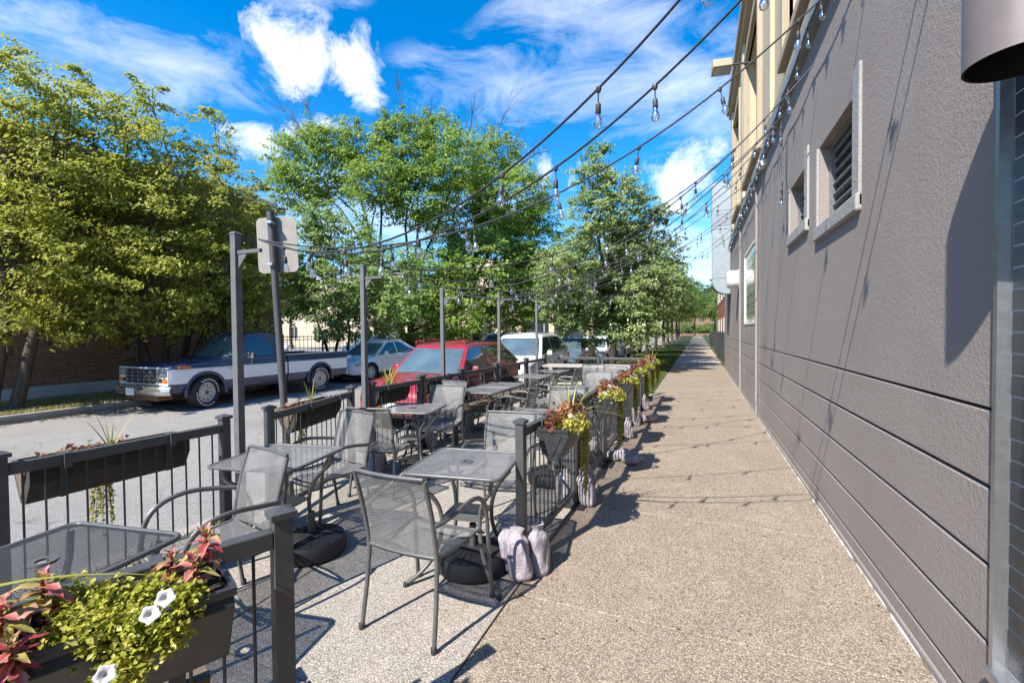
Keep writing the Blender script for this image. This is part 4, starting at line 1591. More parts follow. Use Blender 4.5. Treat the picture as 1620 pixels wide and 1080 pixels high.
def spike_plant(label, loc, n, seed, scale=1.0, kinds=(0, 1, 2, 3)):
    g = random.Random(seed)
    s = thing('spike_plant', label, 'plant', loc, 0, 'spike plants in the planters')
    for k in range(n):
        inst(BLADES[g.choice(kinds)], 'blade', s, (0, 0, 0), rot=(0, g.uniform(-.25, .12), 2 * PI * (k + g.uniform(-.3, .3)) / n), scale=scale * g.uniform(.75, 1.1))
    return s


def trailing(label, loc, rz, seed, width=.12, length=.58, strands=16, per=46):
    rng = np.random.default_rng(seed)
    v = thing('trailing_vine', label, 'plant', loc, rz, 'trailing vines hanging from the planters')
    C, st = [], MB()
    for s in range(strands):
        x = rng.uniform(-width / 2, width / 2)
        y = rng.uniform(-.01, .045)
        L = length * rng.uniform(.62, 1.05)
        ph = rng.uniform(0, 6.28)
        pts = []
        for i in range(9):
            t = i / 8
            pts.append((x + .012 * math.sin(4 * t + ph), y + .02 * math.sin(PI * min(1, t * 4) / 2) - .015 * t, -.0 + .03 * math.sin(min(1, t * 5) * PI) * (t < .2) - L * t))
        st.tube(pts, .0016, 4, False)
        for i in range(per):
            t = i / per
            z = -L * t
            C.append((x + .012 * math.sin(4 * t + ph) + rng.normal() * .007, y + .02 - .015 * t + rng.normal() * .007, z))
    C = np.array(C)
    foliage('leaves', M['leaf_vine'], v, seed, C, np.full(len(C), .021), .2, .8)
    st.build('stems', M['blade'], v)
    return v


SECT = [(.035, .905), (.235, .905), (.252, .865), (.165, .685), (.10, .685), (.035, .80)]


def planter(label, A, ang, length, timber=False, z=0.0):
    """trough hung outside a rail: local X along the rail, local +Y outward"""
    p = thing('planter_box', label, 'planter', (A[0], A[1], z), ang, 'planter boxes hung on the fence')
    MX = Matrix(((0, 0, 1, 0), (1, 0, 0, 0), (0, 1, 0, 0), (0, 0, 0, 1)))     # (y,z,x) -> (x,y,z)
    m = MB()
    m.prism(SECT, -length / 2, length / 2, MX, skip=(0,))
    inner = [(a + (.135 - a) * .10, min(b, .905)) for a, b in SECT]
    m.prism(inner, -length / 2 + .012, length / 2 - .012, MX, skip=(0,))
    m.build('trough', M['wood_dark'] if timber else M['plastic'], p, bevel=.003)
    MB().span(-length / 2 + .012, length / 2 - .012, .05, .225, .85, .872).build('soil', M['soil'], p)
    rim = MB()
    for q in ((-length / 2 - .006, length / 2 + .006, .022, .040), (-length / 2 - .006, length / 2 + .006, .232, .250)):
        rim.span(q[0], q[1], q[2], q[3], .893, .914)
    for s in (-1, 1):
        rim.span(s * length / 2 - .008, s * length / 2 + .008, .04, .232, .893, .914)
    rim.build('rim', M['wood'] if timber else M['plastic'], p)
    for s in (-1, 1):
        h = MB()
        h.span(s * length * .33 - .016, s * length * .33 + .016, -.036, .036, .9455, .952)
        h.span(s * length * .33 - .016, s * length * .33 + .016, .0265, .034, .70, .946)
        h.span(s * length * .33 - .016, s * length * .33 + .016, -.036, -.0265, .87, .946)
        h.build('hanger', M['powder'], p)
        # triangular stiffening on the end face
        e = MB()
        ex = s * (length / 2 + .003)
        e.prism([(.07, .87), (.205, .87), (.135, .715)], -.004, .004, Matrix.Translation((ex, 0, 0)) @ MX)
        e.build('end_panel', M['wood'] if timber else M['plastic'], p)
    return p


def bedding(label, A, ang, length, seed, z=0.0, cols=('leaf_coral', 'leaf_lime'), flowers=3, dens=1.0, groups='bedding plants in the planters'):
    rng = np.random.default_rng(seed)
    b = thing('bedding_plants', label, 'plants', (A[0], A[1], z), ang, groups)
    h = length / 2 - .04
    n = int(620 * dens)
    P = mound(rng, n, -h, h * .55, .08, .20, .89, .14, 7)
    foliage('coral_leaves', M[cols[0]], b, seed, P, np.full(n, .036), .3, .62)
    P = mound(rng, n, -h * .6, h, .13, .27, .87, .115, 8)
    foliage('lime_leaves', M[cols[1]], b, seed + 1, P, np.full(n, .030), .4, .75)
    P = mound(rng, n // 3, -h, h, .07, .16, .90, .17, 5)
    foliage('dark_leaves', M['leaf_maroon'], b, seed + 2, P, np.full(n // 3, .04), .3, .55)
    for k in range(flowers):
        inst(FLOWER, 'flower', b, (rng.uniform(-h, h), rng.uniform(.16, .27), .985 + rng.uniform(-.04, .03)), rot=(rng.uniform(-1.1, -.4), rng.uniform(-.4, .4), rng.uniform(-.3, .5)), scale=rng.uniform(.8, 1.15))
    return b


# planters on the sidewalk side
PL = [((-1.085, 3.36), 'first'), ((-1.05, 4.95), 'second'), ((-1.06, 6.35), 'third'), ((-1.065, 7.85), 'fourth'), ((-1.07, 9.05), 'fifth'), ((-1.08, 10.35), 'sixth')]
for i, ((x, y), o) in enumerate(PL):
    ang = -PI / 2           # local +Y -> +X
    planter('black trough planter on the %s sidewalk fence panel' % o, (x, y), ang, .60)
    bedding('coral and lime bedding plants in the %s sidewalk planter' % o, (x, y), ang, .60, 100 + i * 7, flowers=3 + i % 2)
    trailing('golden vine trailing from the %s sidewalk planter' % o, (x + .235, y - .0 + .12 * (1 if i != 1 else 1), .90), ang, 200 + i, .13, .60 if i < 3 else .5)
    if i in (0, 4, 5, 3):
        spike_plant('yellow green spike plant in the %s sidewalk planter' % o, (x + .14, y + .16, .87), 13, 40 + i, 1.0 if i == 0 else .8, (0, 1, 2, 4))

# planters on the street side
LPL = [((-3.255, 1.66), R(86), 'timber planter hung outside the fence before the first light pole', .80, 2),
       ((-3.47, 3.50), R(104.5), 'timber planter hung outside the fence beside the sign pole', .80, 3),
       ((-3.615, 4.90), R(90), 'timber planter hung before the red car bonnet', .66, 18),
       ((-3.595, 6.0), R(90), 'timber planter hung before the red car windscreen', .7, 0)]
for i, ((x, y), ang, l, L, nsp) in enumerate(LPL):
    planter(l, (x, y), ang, L, True)
    bedding('sparse bedding plants in the ' + l.replace('timber planter hung', 'planter'), (x, y), ang, L - .1, 300 + 9 * i, z=-.085, flowers=0, dens=.35)
    out = Vector((-math.sin(ang), math.cos(ang), 0))
    if nsp:
        spike_plant('spike plant in the ' + l.replace('timber planter hung', 'planter'), (x + out.x * .14, y + out.y * .14, .87), max(nsp, 7) if nsp < 10 else nsp, 60 + i, .9 if nsp > 10 else .7, (0, 1, 3) if nsp > 10 else (0, 3))
        trailing('vine trailing from the ' + l.replace('timber planter hung', 'planter'), (x + out.x * .24, y + out.y * .24, .88), ang, 330 + i, .13, .55, 12)

# the coleus planter right by the camera
na = math.atan2(nd.y, nd.x)
pc = Vector((NEAR_A[0], NEAR_A[1], 0)) + nd * .62
planter('black trough planter with coleus at the patio entrance', (pc.x, pc.y), na, .86)


def leaf_mesh(L, W, bend):
    m = MB()

    def fn(u, v):
        t = v
        w = W * (math.sin(PI * t ** .8) ** .9) * (u - .5) + 1e-5 * u
        return (w, L * t, -bend * L * t * t + abs(u - .5) * W * .5 * math.sin(PI * t) + .003 * math.sin(14 * t) * (abs(u - .5) * 2))
    m.grid(fn, 4, 8)
    return m.mesh('leaf', M['coleus'], 80)


CLEAF = [leaf_mesh(.058, .027, .3), leaf_mesh(.052, .024, .6), leaf_mesh(.038, .016, .05), leaf_mesh(.064, .030, .75)]


def near_pt(a, o, z):
    q = Vector((NEAR_A[0], NEAR_A[1], 0)) + nd * a - inw * o
    return (q.x, q.y, z)


def coleus(label, loc, n, seed, sc=1.0):
    g = random.Random(seed)
    c = thing('coleus_plant', label, 'plant', loc, 0, 'coleus plants in the entrance planter')
    MB().tube([(0, 0, -.07), (.004, 0, -.02), (0, 0, .06)], .004, 6).build('stem', M['leaf_maroon'], c)
    for k in range(n):
        lev = k / n
        el = -.35 + 1.35 * lev + g.uniform(-.15, .15)
        km = 2 if lev > .72 else g.choice((0, 1, 3))
        inst(CLEAF[km], 'leaf', c, (0, 0, -.01 + .075 * lev), rot=(el, 0, k * 2.4 + g.uniform(-.3, .3)), scale=sc * g.uniform(.8, 1.1))
    return c


for i, (a, o, z, n, sc, l) in enumerate((
        (.23, .10, .965, 22, 1.0, 'tall red coleus at the post end of the entrance planter'),
        (.27, .17, .925, 20, .95, 'small red coleus beside the tall one'),
        (.31, .09, .93, 18, .85, 'low red coleus against the rail near the post'),
        (.56, .09, .955, 22, 1.0, 'red coleus against the rail in the middle of the entrance planter'),
        (.62, .17, .94, 22, 1.0, 'pink centred coleus in the middle of the entrance planter'),
        (.60, .25, .90, 20, .95, 'pink coleus drooping over the front trough edge'),
        (.69, .10, .955, 22, 1.0, 'dark red coleus against the rail, next to the arching blades'),
        (.70, .21, .925, 22, 1.05, 'broad pink coleus leaning over the trough edge'),
        (.77, .14, .945, 22, 1.05, 'maroon coleus between rail and trough edge'),
        (.80, .25, .90, 20, 1.0, 'green edged coleus hanging over the trough edge'),
        (.86, .13, .94, 22, 1.05, 'maroon coleus toward the far trough end from the post'),
        (.94, .20, .92, 20, 1.05, 'greenish coleus at the trough end away from the post'))):
    coleus(l, near_pt(a, o, z), n, 500 + i, sc)
lm = thing('lime_sedum', 'lime green sedum mound spilling over the entrance planter', 'plant', near_pt(0, 0, 0), na)
rng = np.random.default_rng(77)
pts = []
for (a, o, z, r, h, n) in ((.30, .22, .905, .05, .05, 260), (.36, .17, .91, .06, .07, 380), (.40, .25, .885, .06, .06, 380), (.44, .14, .91, .06, .075, 380), (.47, .22, .90, .055, .06, 320), (.50, .10, .92, .05, .075, 260), (.42, .30, .83, .05, .05, 240), (.45, .285, .80, .045, .05, 180), (.52, .17, .90, .05, .06, 220), (.34, .27, .87, .05, .05, 240)):
    n = int(n * 2.0)
    d = rng.normal(size=(n, 3))
    d /= np.linalg.norm(d, axis=1, keepdims=True)
    d *= rng.uniform(.4, 1.08, n)[:, None] * (1 + .22 * np.sin(d[:, 0:1] * 9) * np.cos(d[:, 1:2] * 8))
    pts.append(np.stack((a + d[:, 0] * r, -o + d[:, 1] * r, z + d[:, 2] * h), 1))
pts = np.concatenate(pts)
pts[:, 1] *= -1
foliage('leaves', M['leaf_lime'], lm, 78, pts, np.full(len(pts), .0165), .4, .7)
for a, o, z in ((.375, .325, .955), (.345, .31, .975), (.455, .36, .875)):
    inst(FLOWER, 'flower', lm, (a, o, z), rot=(-1.0, .1 + .2 * math.sin(a * 40), .0), scale=.74)
sp = thing('spike_plant', 'two long arching yellow blades over the entrance planter', 'plant', near_pt(.98, .12, .90), 0, 'spike plants in the planters')
for rzv, sc, rx in ((math.atan2(-nd.y, -nd.x) + .22, .95, .1), (math.atan2(-nd.y, -nd.x) - .05, 1.1, -.05), (math.atan2(-nd.y, -nd.x) - 2.3, .8, 0), (math.atan2(-nd.y, -nd.x) + 1.7, .7, 0)):
    inst(BLADES[5], 'blade', sp, (0, 0, 0), rot=(0, rx, rzv), scale=sc)

# ------------------------------------------------------------------ vehicles (front towards local -Y)
def interp(pts):
    xs, ys = zip(*pts)
    return lambda y: float(np.interp(y, xs, ys))


def smooth_interp(pts):
    f = interp(pts)
    return lambda y: (f(y - .05) + f(y - .025) + f(y) * 2 + f(y + .025) + f(y + .05)) / 6


def body_loft(hw, rows_fn, ys, arches, nside):
    """rows_fn(y) -> half section [(x, z)...] from sill to centre line; returns verts (grid), faces with row ids.
    arches: (y, z, r); cells of the first nside rows inside an arch are cut out"""
    V, Fc = [], []
    secs = [rows_fn(y) for y in ys]
    K = len(secs[0])
    for s in (-1, 1):
        base = len(V)
        inside = {}
        for i, y in enumerate(ys):
            for k, (x, z) in enumerate(secs[i]):
                py, pz = y, z
                ins = False
                if k <= nside:
                    for ay, az, ar in arches:
                        dy, dz = py - ay, pz - az
                        d = math.hypot(dy, dz)
                        if d < ar and (dz > -ar):
                            ins = True
                            if dz < 0:
                                py = ay + math.copysign(math.sqrt(max(0, ar * ar - dz * dz)), dy)
                            else:
                                py, pz = ay + dy / max(d, 1e-6) * ar, az + dz / max(d, 1e-6) * ar
                inside[i, k] = ins
                V.append((s * x, py, pz))
        for i in range(len(ys) - 1):
            for k in range(K - 1):
                if k < nside and all(inside[a, b] for a, b in ((i, k), (i + 1, k), (i + 1, k + 1), (i, k + 1))):
                    continue
                q = (base + i * K + k, base + (i + 1) * K + k, base + (i + 1) * K + k + 1, base + i * K + k + 1)
                Fc.append((q if s > 0 else q[::-1], k, i))
    n = len(ys)
    caps = []
    for i, flip in ((0, False), (n - 1, True)):
        left = [i * K + k for k in range(K)]
        right = [n * K + i * K + k for k in range(K)]
        for k in range(K - 1):
            caps.append(((left[k], right[k], right[k + 1], left[k + 1]), k, i))
    return V, Fc, caps


def sub_mesh(V, faces, name, mat, parent, smooth=40):
    use = sorted({i for f in faces for i in f})
    ix = {a: b for b, a in enumerate(use)}
    m = MB()
    m.v = [V[i] for i in use]
    m.f = [tuple(ix[i] for i in f) for f in faces]
    me = m.mesh(name, mat, 0)
    import bmesh
    bm = bmesh.new()
    bm.from_mesh(me)
    bmesh.ops.remove_doubles(bm, verts=bm.verts, dist=.0008)
    bmesh.ops.recalc_face_normals(bm, faces=bm.faces)
    bm.to_mesh(me)
    bm.free()
    me.polygons.foreach_set('use_smooth', [True] * len(me.polygons))
    me.set_sharp_from_angle(angle=R(smooth))
    return inst(me, name, parent)


RY = Matrix.Rotation(PI / 2, 4, 'Y')


def wheel_parts(r, w, spokes, style):
    t = MB().lathe(((r * .62, -w * .42), (r * .80, -w * .5), (r * .95, -w * .46), (r, -w * .32), (r, w * .32), (r * .95, w * .46), (r * .80, w * .5), (r * .62, w * .42)), 36, RY).mesh('tyre', M['tyre'], 40)
    m = MB()
    m.lathe(((r * .64, -w * .4), (r * .64, w * .42), (r * .58, w * .44), (r * .55, w * .30)), 30, RY)
    if style == 'holes':
        m.lathe(((r * .56, w * .30), (r * .42, w * .22), (r * .26, w * .26), (r * .22, w * .36), (0, w * .38)), 30, RY)
    else:
        for k in range(spokes):
            a = 2 * PI * k / spokes
            m.box(w * .30, math.cos(a) * r * .34, math.sin(a) * r * .34, w * .10, r * .46, r * .13, rx=a)
        m.lathe(((r * .16, w * .28), (r * .14, w * .36), (0, w * .38)), 16, RY)
    rim = m.mesh('rim', M['rim'], 40)
    hm = MB()
    if style == 'holes':
        for k in range(10):
            a = 2 * PI * k / 10
            hm.box(w * .245, math.cos(a) * r * .45, math.sin(a) * r * .45, .02, r * .09, r * .09, rx=a)
        hm.lathe(((r * .13, w * .36), (r * .12, w * .44), (0, w * .45)), 12, RY)
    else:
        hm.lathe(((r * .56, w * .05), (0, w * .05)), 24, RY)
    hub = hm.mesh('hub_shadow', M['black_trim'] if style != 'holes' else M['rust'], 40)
    return t, rim, hub


def add_wheels(car, r, w, track, axles, kit, steer=0.0):
    t, rim, hub = kit
    for k, y in enumerate(axles):
        for s in (-1, 1):
            e = thing('wheel', None, None)
            e.parent = car
            e.location = (s * track, y, r)
            e.rotation_euler = (0, 0, (steer if k == 0 else 0) + (PI if s < 0 else 0))
            inst(t, 'tyre', e)
            inst(rim, 'rim', e)
            inst(hub, 'hub', e)


class GH:
    """greenhouse surface between belt line and roof"""
    def __init__(s, y0, y1, y2, y3, zb, zr, wb, wr, bulge=.13, rbulge=.10):
        s.__dict__.update(locals())

    def hw(s, t):
        return s.wb + (s.wr - s.wb) * t ** 1.15

    def z(s, y, t):
        zr = s.zr(y) if callable(s.zr) else s.zr
        zb = s.zb(y) if callable(s.zb) else s.zb
        return zb + (zr - zb) * t

    def front(s, u, t, off=0.0):
        y = s.y0 + (s.y1 - s.y0) * t + s.bulge * abs(u) ** 2.2 - off
        return (s.hw(t) * u, y, s.z(y, t) + off * .5)

    def rear(s, u, t, off=0.0):
        y = s.y3 + (s.y2 - s.y3) * t - s.rbulge * abs(u) ** 2.2 + off
        return (s.hw(t) * u, y, s.z(y, t) + off * .3)

    def side(s, sg, y, t, off=0.0):
        return (sg * (s.hw(t) + off), y, s.z(y, t))

    def yf(s, t):
        return s.y0 + (s.y1 - s.y0) * t + s.bulge

    def yr(s, t):
        return s.y3 + (s.y2 - s.y3) * t - s.rbulge

    def build(s, car, mat):
        nt, nf, ns = 8, 12, 14
        rows = []
        for j in range(nt + 1):
            t = j / nt
            ring = [s.front(-1 + 2 * i / nf, t) for i in range(nf)]
            ring += [s.side(1, s.yf(t) + (s.yr(t) - s.yf(t)) * i / ns, t) for i in range(ns)]
            ring += [s.rear(1 - 2 * i / nf, t) for i in range(nf)]
            ring += [s.side(-1, s.yr(t) + (s.yf(t) - s.yr(t)) * i / ns, t) for i in range(ns)]
            rows.append(ring)
        top = rows[-1]
        cy = (s.y1 + s.y2) / 2
        for sc, dz in ((.965, .018), (.90, .032), (.72, .048), (.4, .058), (.02, .062)):
            rows.append([(x * sc, cy + (y - cy) * sc, z + dz) for x, y, z in top])
        m = MB()
        n = len(rows[0])
        m.v = [p for r in rows for p in r]
        for j in range(len(rows) - 1):
            for i in range(n):
                m.f.append((j * n + i, j * n + (i + 1) % n, (j + 1) * n + (i + 1) % n, (j + 1) * n + i))
        m.f.append(tuple((len(rows) - 1) * n + i for i in range(n)))
        return m.build('cabin', mat, car, 35)

    def panes(s, car, glass, shield, bpil, cp=.14, t0=.07, t1=.90, two=True, rear=True):
        MB().grid(lambda u, v: s.front(-.90 + 1.80 * u, t0 + (t1 - t0) * v, .007), 12, 6).build('windscreen', shield, car, 60)
        if rear:
            MB().grid(lambda u, v: s.rear(.88 - 1.76 * u, .15 + (t1 - .15) * v, .007), 10, 5).build('rear_window', glass, car, 60)
        for sg in (-1, 1):
            def win(ya, yb):
                def fn(u, v):
                    t = t0 + (t1 - t0) * v
                    a, b = ya(t), yb(t)
                    return s.side(sg, a + (b - a) * u, t, .006)
                return fn
            MB().grid(win(lambda t: s.yf(t) + .05, lambda t: bpil), 6, 5).build('side_window', glass, car, 60)
            if two:
                MB().grid(win(lambda t: bpil + .07, lambda t: max(bpil + .12, s.yr(t) - cp)), 6, 5).build('side_window', glass, car, 60)


def make_car(name, label, cat, loc, rz, paintm, kind, group='cars parked along the street', roof_rack=False, steer=0.0, plate=True, detail=True):
    """kind: 'sedan' or 'suv'"""
    c = thing(name, label, cat, (loc[0], loc[1], loc[2]), rz, group)
    if kind == 'sedan':
        L, W, r = 4.6, 1.78, .325
        ax = (.92, 3.62)
        zs = smooth_interp(((0, .52), (.10, .66), (.35, .75), (1.25, .90), (1.6, .93), (3.4, .97), (4.1, 1.02), (4.5, 1.0), (4.6, .82)))
        gh = GH(1.12, 1.98, 3.15, 4.12, lambda y: zs(y) - .03, lambda y: 1.36 + .06 * math.sin(PI * min(1, max(0, (y - 1.6) / 2.4))), .80, .58)
        bp, cp = 2.45, .30
    else:
        L, W, r = 4.5, 1.84, .355
        ax = (.90, 3.52)
        zs = smooth_interp(((0, .62), (.08, .78), (.30, .89), (1.15, 1.02), (1.5, 1.04), (3.2, 1.09), (4.2, 1.14), (4.42, 1.10), (4.5, .8)))
        gh = GH(1.02, 1.72, 3.75, 4.42, lambda y: zs(y) - .03, lambda y: 1.55 + .07 * math.sin(PI * min(1, max(0, (y - 1.2) / 3.0))), .84, .64)
        bp, cp = 2.35, .10
    hwf = smooth_interp(((0, .62), (.06, .74), (.18, .84), (.45, .90), (.9, .92), (2.2, .925), (3.6, .92), (4.15, .89), (L - .12, .80), (L, .66)))
    zb = smooth_interp(((0, .30), (.12, .22), (.5, .20), (L - .5, .22), (L - .1, .30), (L, .38)))
    fr = ((.90, 0.), (.955, .05), (.985, .15), (1., .27), (1.005, .40), (1., .53), (.985, .66), (.972, .78), (.955, .89), (.92, .965), (.84, 1.))

    def rows(y):
        h = hwf(y) * W / 1.84
        a, b = zb(y), zs(y)
        out = [(h * x, a + (b - a) * z) for x, z in fr]
        cr = .035
        out += [(h * .60, b + cr * .6), (h * .30, b + cr * .92), (0, b + cr)]
        return out
    ys = [L * i / 92 for i in range(93)]
    V, F, caps = body_loft(None, rows, ys, [(y, r, r + .045) for y in ax], 9)
    low = [f for f, k, i in F if k < 2]
    main = [f for f, k, i in F if k >= 2] + [f for f, k, i in caps if k >= 2]
    sub_mesh(V, main, 'body', paintm, c)
    sub_mesh(V, low + [f for f, k, i in caps if k < 2], 'sill', M['black_trim'], c)
    MB().span(-W / 2 + .16, W / 2 - .16, .25, L - .2, .22, .72).build('underbody', M['black_trim'], c)
    gh.build(c, paintm)
    gh.panes(c, M['car_glass'], M['shield'], bp, cp)
    add_wheels(c, r, .215, W / 2 - .125, ax, wheel_parts(r, .215, 9, 'spokes') if not hasattr(make_car, kind) else getattr(make_car, kind), steer)
    for s in (-1, 1):
        # headlamp wrapping the corner
        def lampf(u, v):
            y = .05 + .62 * u ** 1.6
            hh = hwf(y) * W / 1.84
            z = zs(y) * (.80 + .13 * v) - .015 + .05 * u
            return (s * (hh * (.62 + .372 * min(1, u * 2.2)) + .008), y - .012 * (1 - u), z)
        MB().grid(lampf, 8, 3).build('headlamp', M['lamp_lens'], c, 60)
        MB().box(s * W * .395, L - .06, zs(L - .5) * .80, .20, .10, .16, rz=s * R(-28)).build('tail_lamp', M['red_lens'], c, bevel=.02)
        mir = MB().box(s * (W / 2 + .06), gh.y0 + .52, zs(1.6) + .06, .17, .11, .13, taper=.8)
        mir.build('door_mirror', paintm, c, bevel=.03)
        for y in (gh.y0 + .40, bp, 3.35 if kind == 'sedan' else 3.4):
            sm = MB()
            pts = []
            for z in (.34, .5, .65, .8, zs(y) - .06):
                q = rows(y)
                xx = float(np.interp(z, [p[1] for p in q[:10]], [p[0] for p in q[:10]]))
                pts.append((s * (xx + .001), y, z))
            sm.tube(pts, .004, 4)
            sm.build('door_seam', M['black_trim'], c)
        for y in (bp - .22, bp + .78):
            MB().box(s * (hwf(y) * W / 1.84 * .985 + .012), y, zs(y) - .16, .024, .19, .03).build('door_handle', paintm, c, bevel=.008)
    # lower grille and emblem bar
    z0 = .30 if kind == 'sedan' else .36
    MB().grid(lambda u, v: ((u - .5) * 1.05, -.006 + .10 * (2 * u - 1) ** 2 * .55, z0 + .22 * v), 10, 2).build('grille', M['black_trim'], c, 60)
    MB().grid(lambda u, v: ((u - .5) * .70, -.010 + .05 * (2 * u - 1) ** 2 * .4, z0 + .30 + .06 * v), 8, 1).build('upper_grille', M['chrome'] if kind == 'suv' else M['black_trim'], c, 60)
    if plate:
        MB().box(0, -.02, z0 + .12, .32, .012, .16).build('number_plate', M['plate'], c)
    if roof_rack:
        for s in (-1, 1):
            pts = [(s * .56, gh.y1 + .15, gh.zr(gh.y1 + .15) + .015), (s * .56, gh.y1 + .30, gh.zr(2.2) + .075), (s * .56, gh.y2 - .25, gh.zr(3.4) + .075), (s * .56, gh.y2 - .08, gh.zr(gh.y2 - .08) + .015)]
            MB().tube(pts, .018, 6).build('roof_rail', M['black_trim'] if paintm is M['red'] else M['chrome'], c, 50)
    wp = MB().tube([(-.55, gh.y0 - .01, zs(1.2) + .012), (-.1, gh.y0 - .035, zs(1.2) + .035), (.45, gh.y0 - .0, zs(1.2) + .012)], .008, 5)
    wp.build('wiper', M['black_trim'], c)
    return c


make_car.sedan = wheel_parts(.325, .215, 10, 'spokes')
make_car.suv = wheel_parts(.355, .215, 7, 'spokes')
RZ = ROAD_Z + .001
make_car('red_suv', 'deep red sport utility car parked beside the patio fence', 'car', (-4.92, 6.45, RZ), 0, M['red'], 'suv', roof_rack=True).scale = (.95, .95, .91)
make_car('white_suv', 'white sport utility car with roof rails parked behind the red one', 'car', (-4.95, 11.15, RZ), R(1), M['white_car'], 'suv', roof_rack=True)
make_car('bluegrey_car', 'blue grey saloon parked behind the white sport utility car', 'car', (-4.95, 15.9, RZ), 0, M['bluegrey'], 'sedan')
make_car('white_saloon', 'white saloon parked under the linden', 'car', (-4.9, 21.0, RZ), 0, M['white_car'], 'sedan')
make_car('champagne_saloon', 'champagne coloured saloon farther along the near kerb', 'car', (-4.9, 26.5, RZ), 0, M['tan_car'], 'sedan')
make_car('dark_suv', 'dark sport utility car far along the near kerb', 'car', (-4.9, 32.3, RZ), 0, M['black_car'], 'suv')
make_car('silver_saloon', 'silver saloon parked close behind the blue and white pickup', 'car', (-11.62, 12.15, RZ), R(-1.5), M['silver'], 'sedan')
make_car('white_wagon', 'white sport utility car on the far kerb beyond the silver saloon', 'car', (-11.5, 24.0, RZ), 0, M['white_car'], 'suv')
make_car('grey_saloon', 'silver grey saloon at the far kerb under the elm', 'car', (-11.5, 30.0, RZ), 0, M['silver'], 'sedan')
LZ = -.058
make_car('parked_suv', 'white sport utility car standing in the parking lot', 'car', (-26.3, 22.4, LZ), R(62), M['white_car'], 'suv', 'cars in the parking lot')
make_car('parked_saloon', 'dark blue saloon in the parking lot behind thin trunks', 'car', (-23.4, 25.9, LZ), R(-8), M['blue_car'], 'sedan', 'cars in the parking lot')
make_car('parked_suv', 'black sport utility car in the parking lot beside the dark blue one', 'car', (-22.2, 27.6, LZ), R(-6), M['black_car'], 'suv', 'cars in the parking lot')
make_car('parked_saloon', 'white saloon in the parking lot beside the red pickup', 'car', (-22.6, 31.6, LZ), R(10), M['white_car'], 'sedan', 'cars in the parking lot')


# ------------------------------------------------------------------ pickups
def text_mesh(body, size, mat):
    cu = bpy.data.curves.new('lettering', 'FONT')
    cu.body = body
    cu.size = size
    cu.extrude = .002
    cu.align_x = 'CENTER'
    o = bpy.data.objects.new('lettering', cu)
    COL.objects.link(o)
    bpy.context.view_layer.update()
    me = bpy.data.meshes.new_from_object(o)
    bpy.data.objects.remove(o)
    me.materials.clear()
    me.materials.append(mat)
    return me


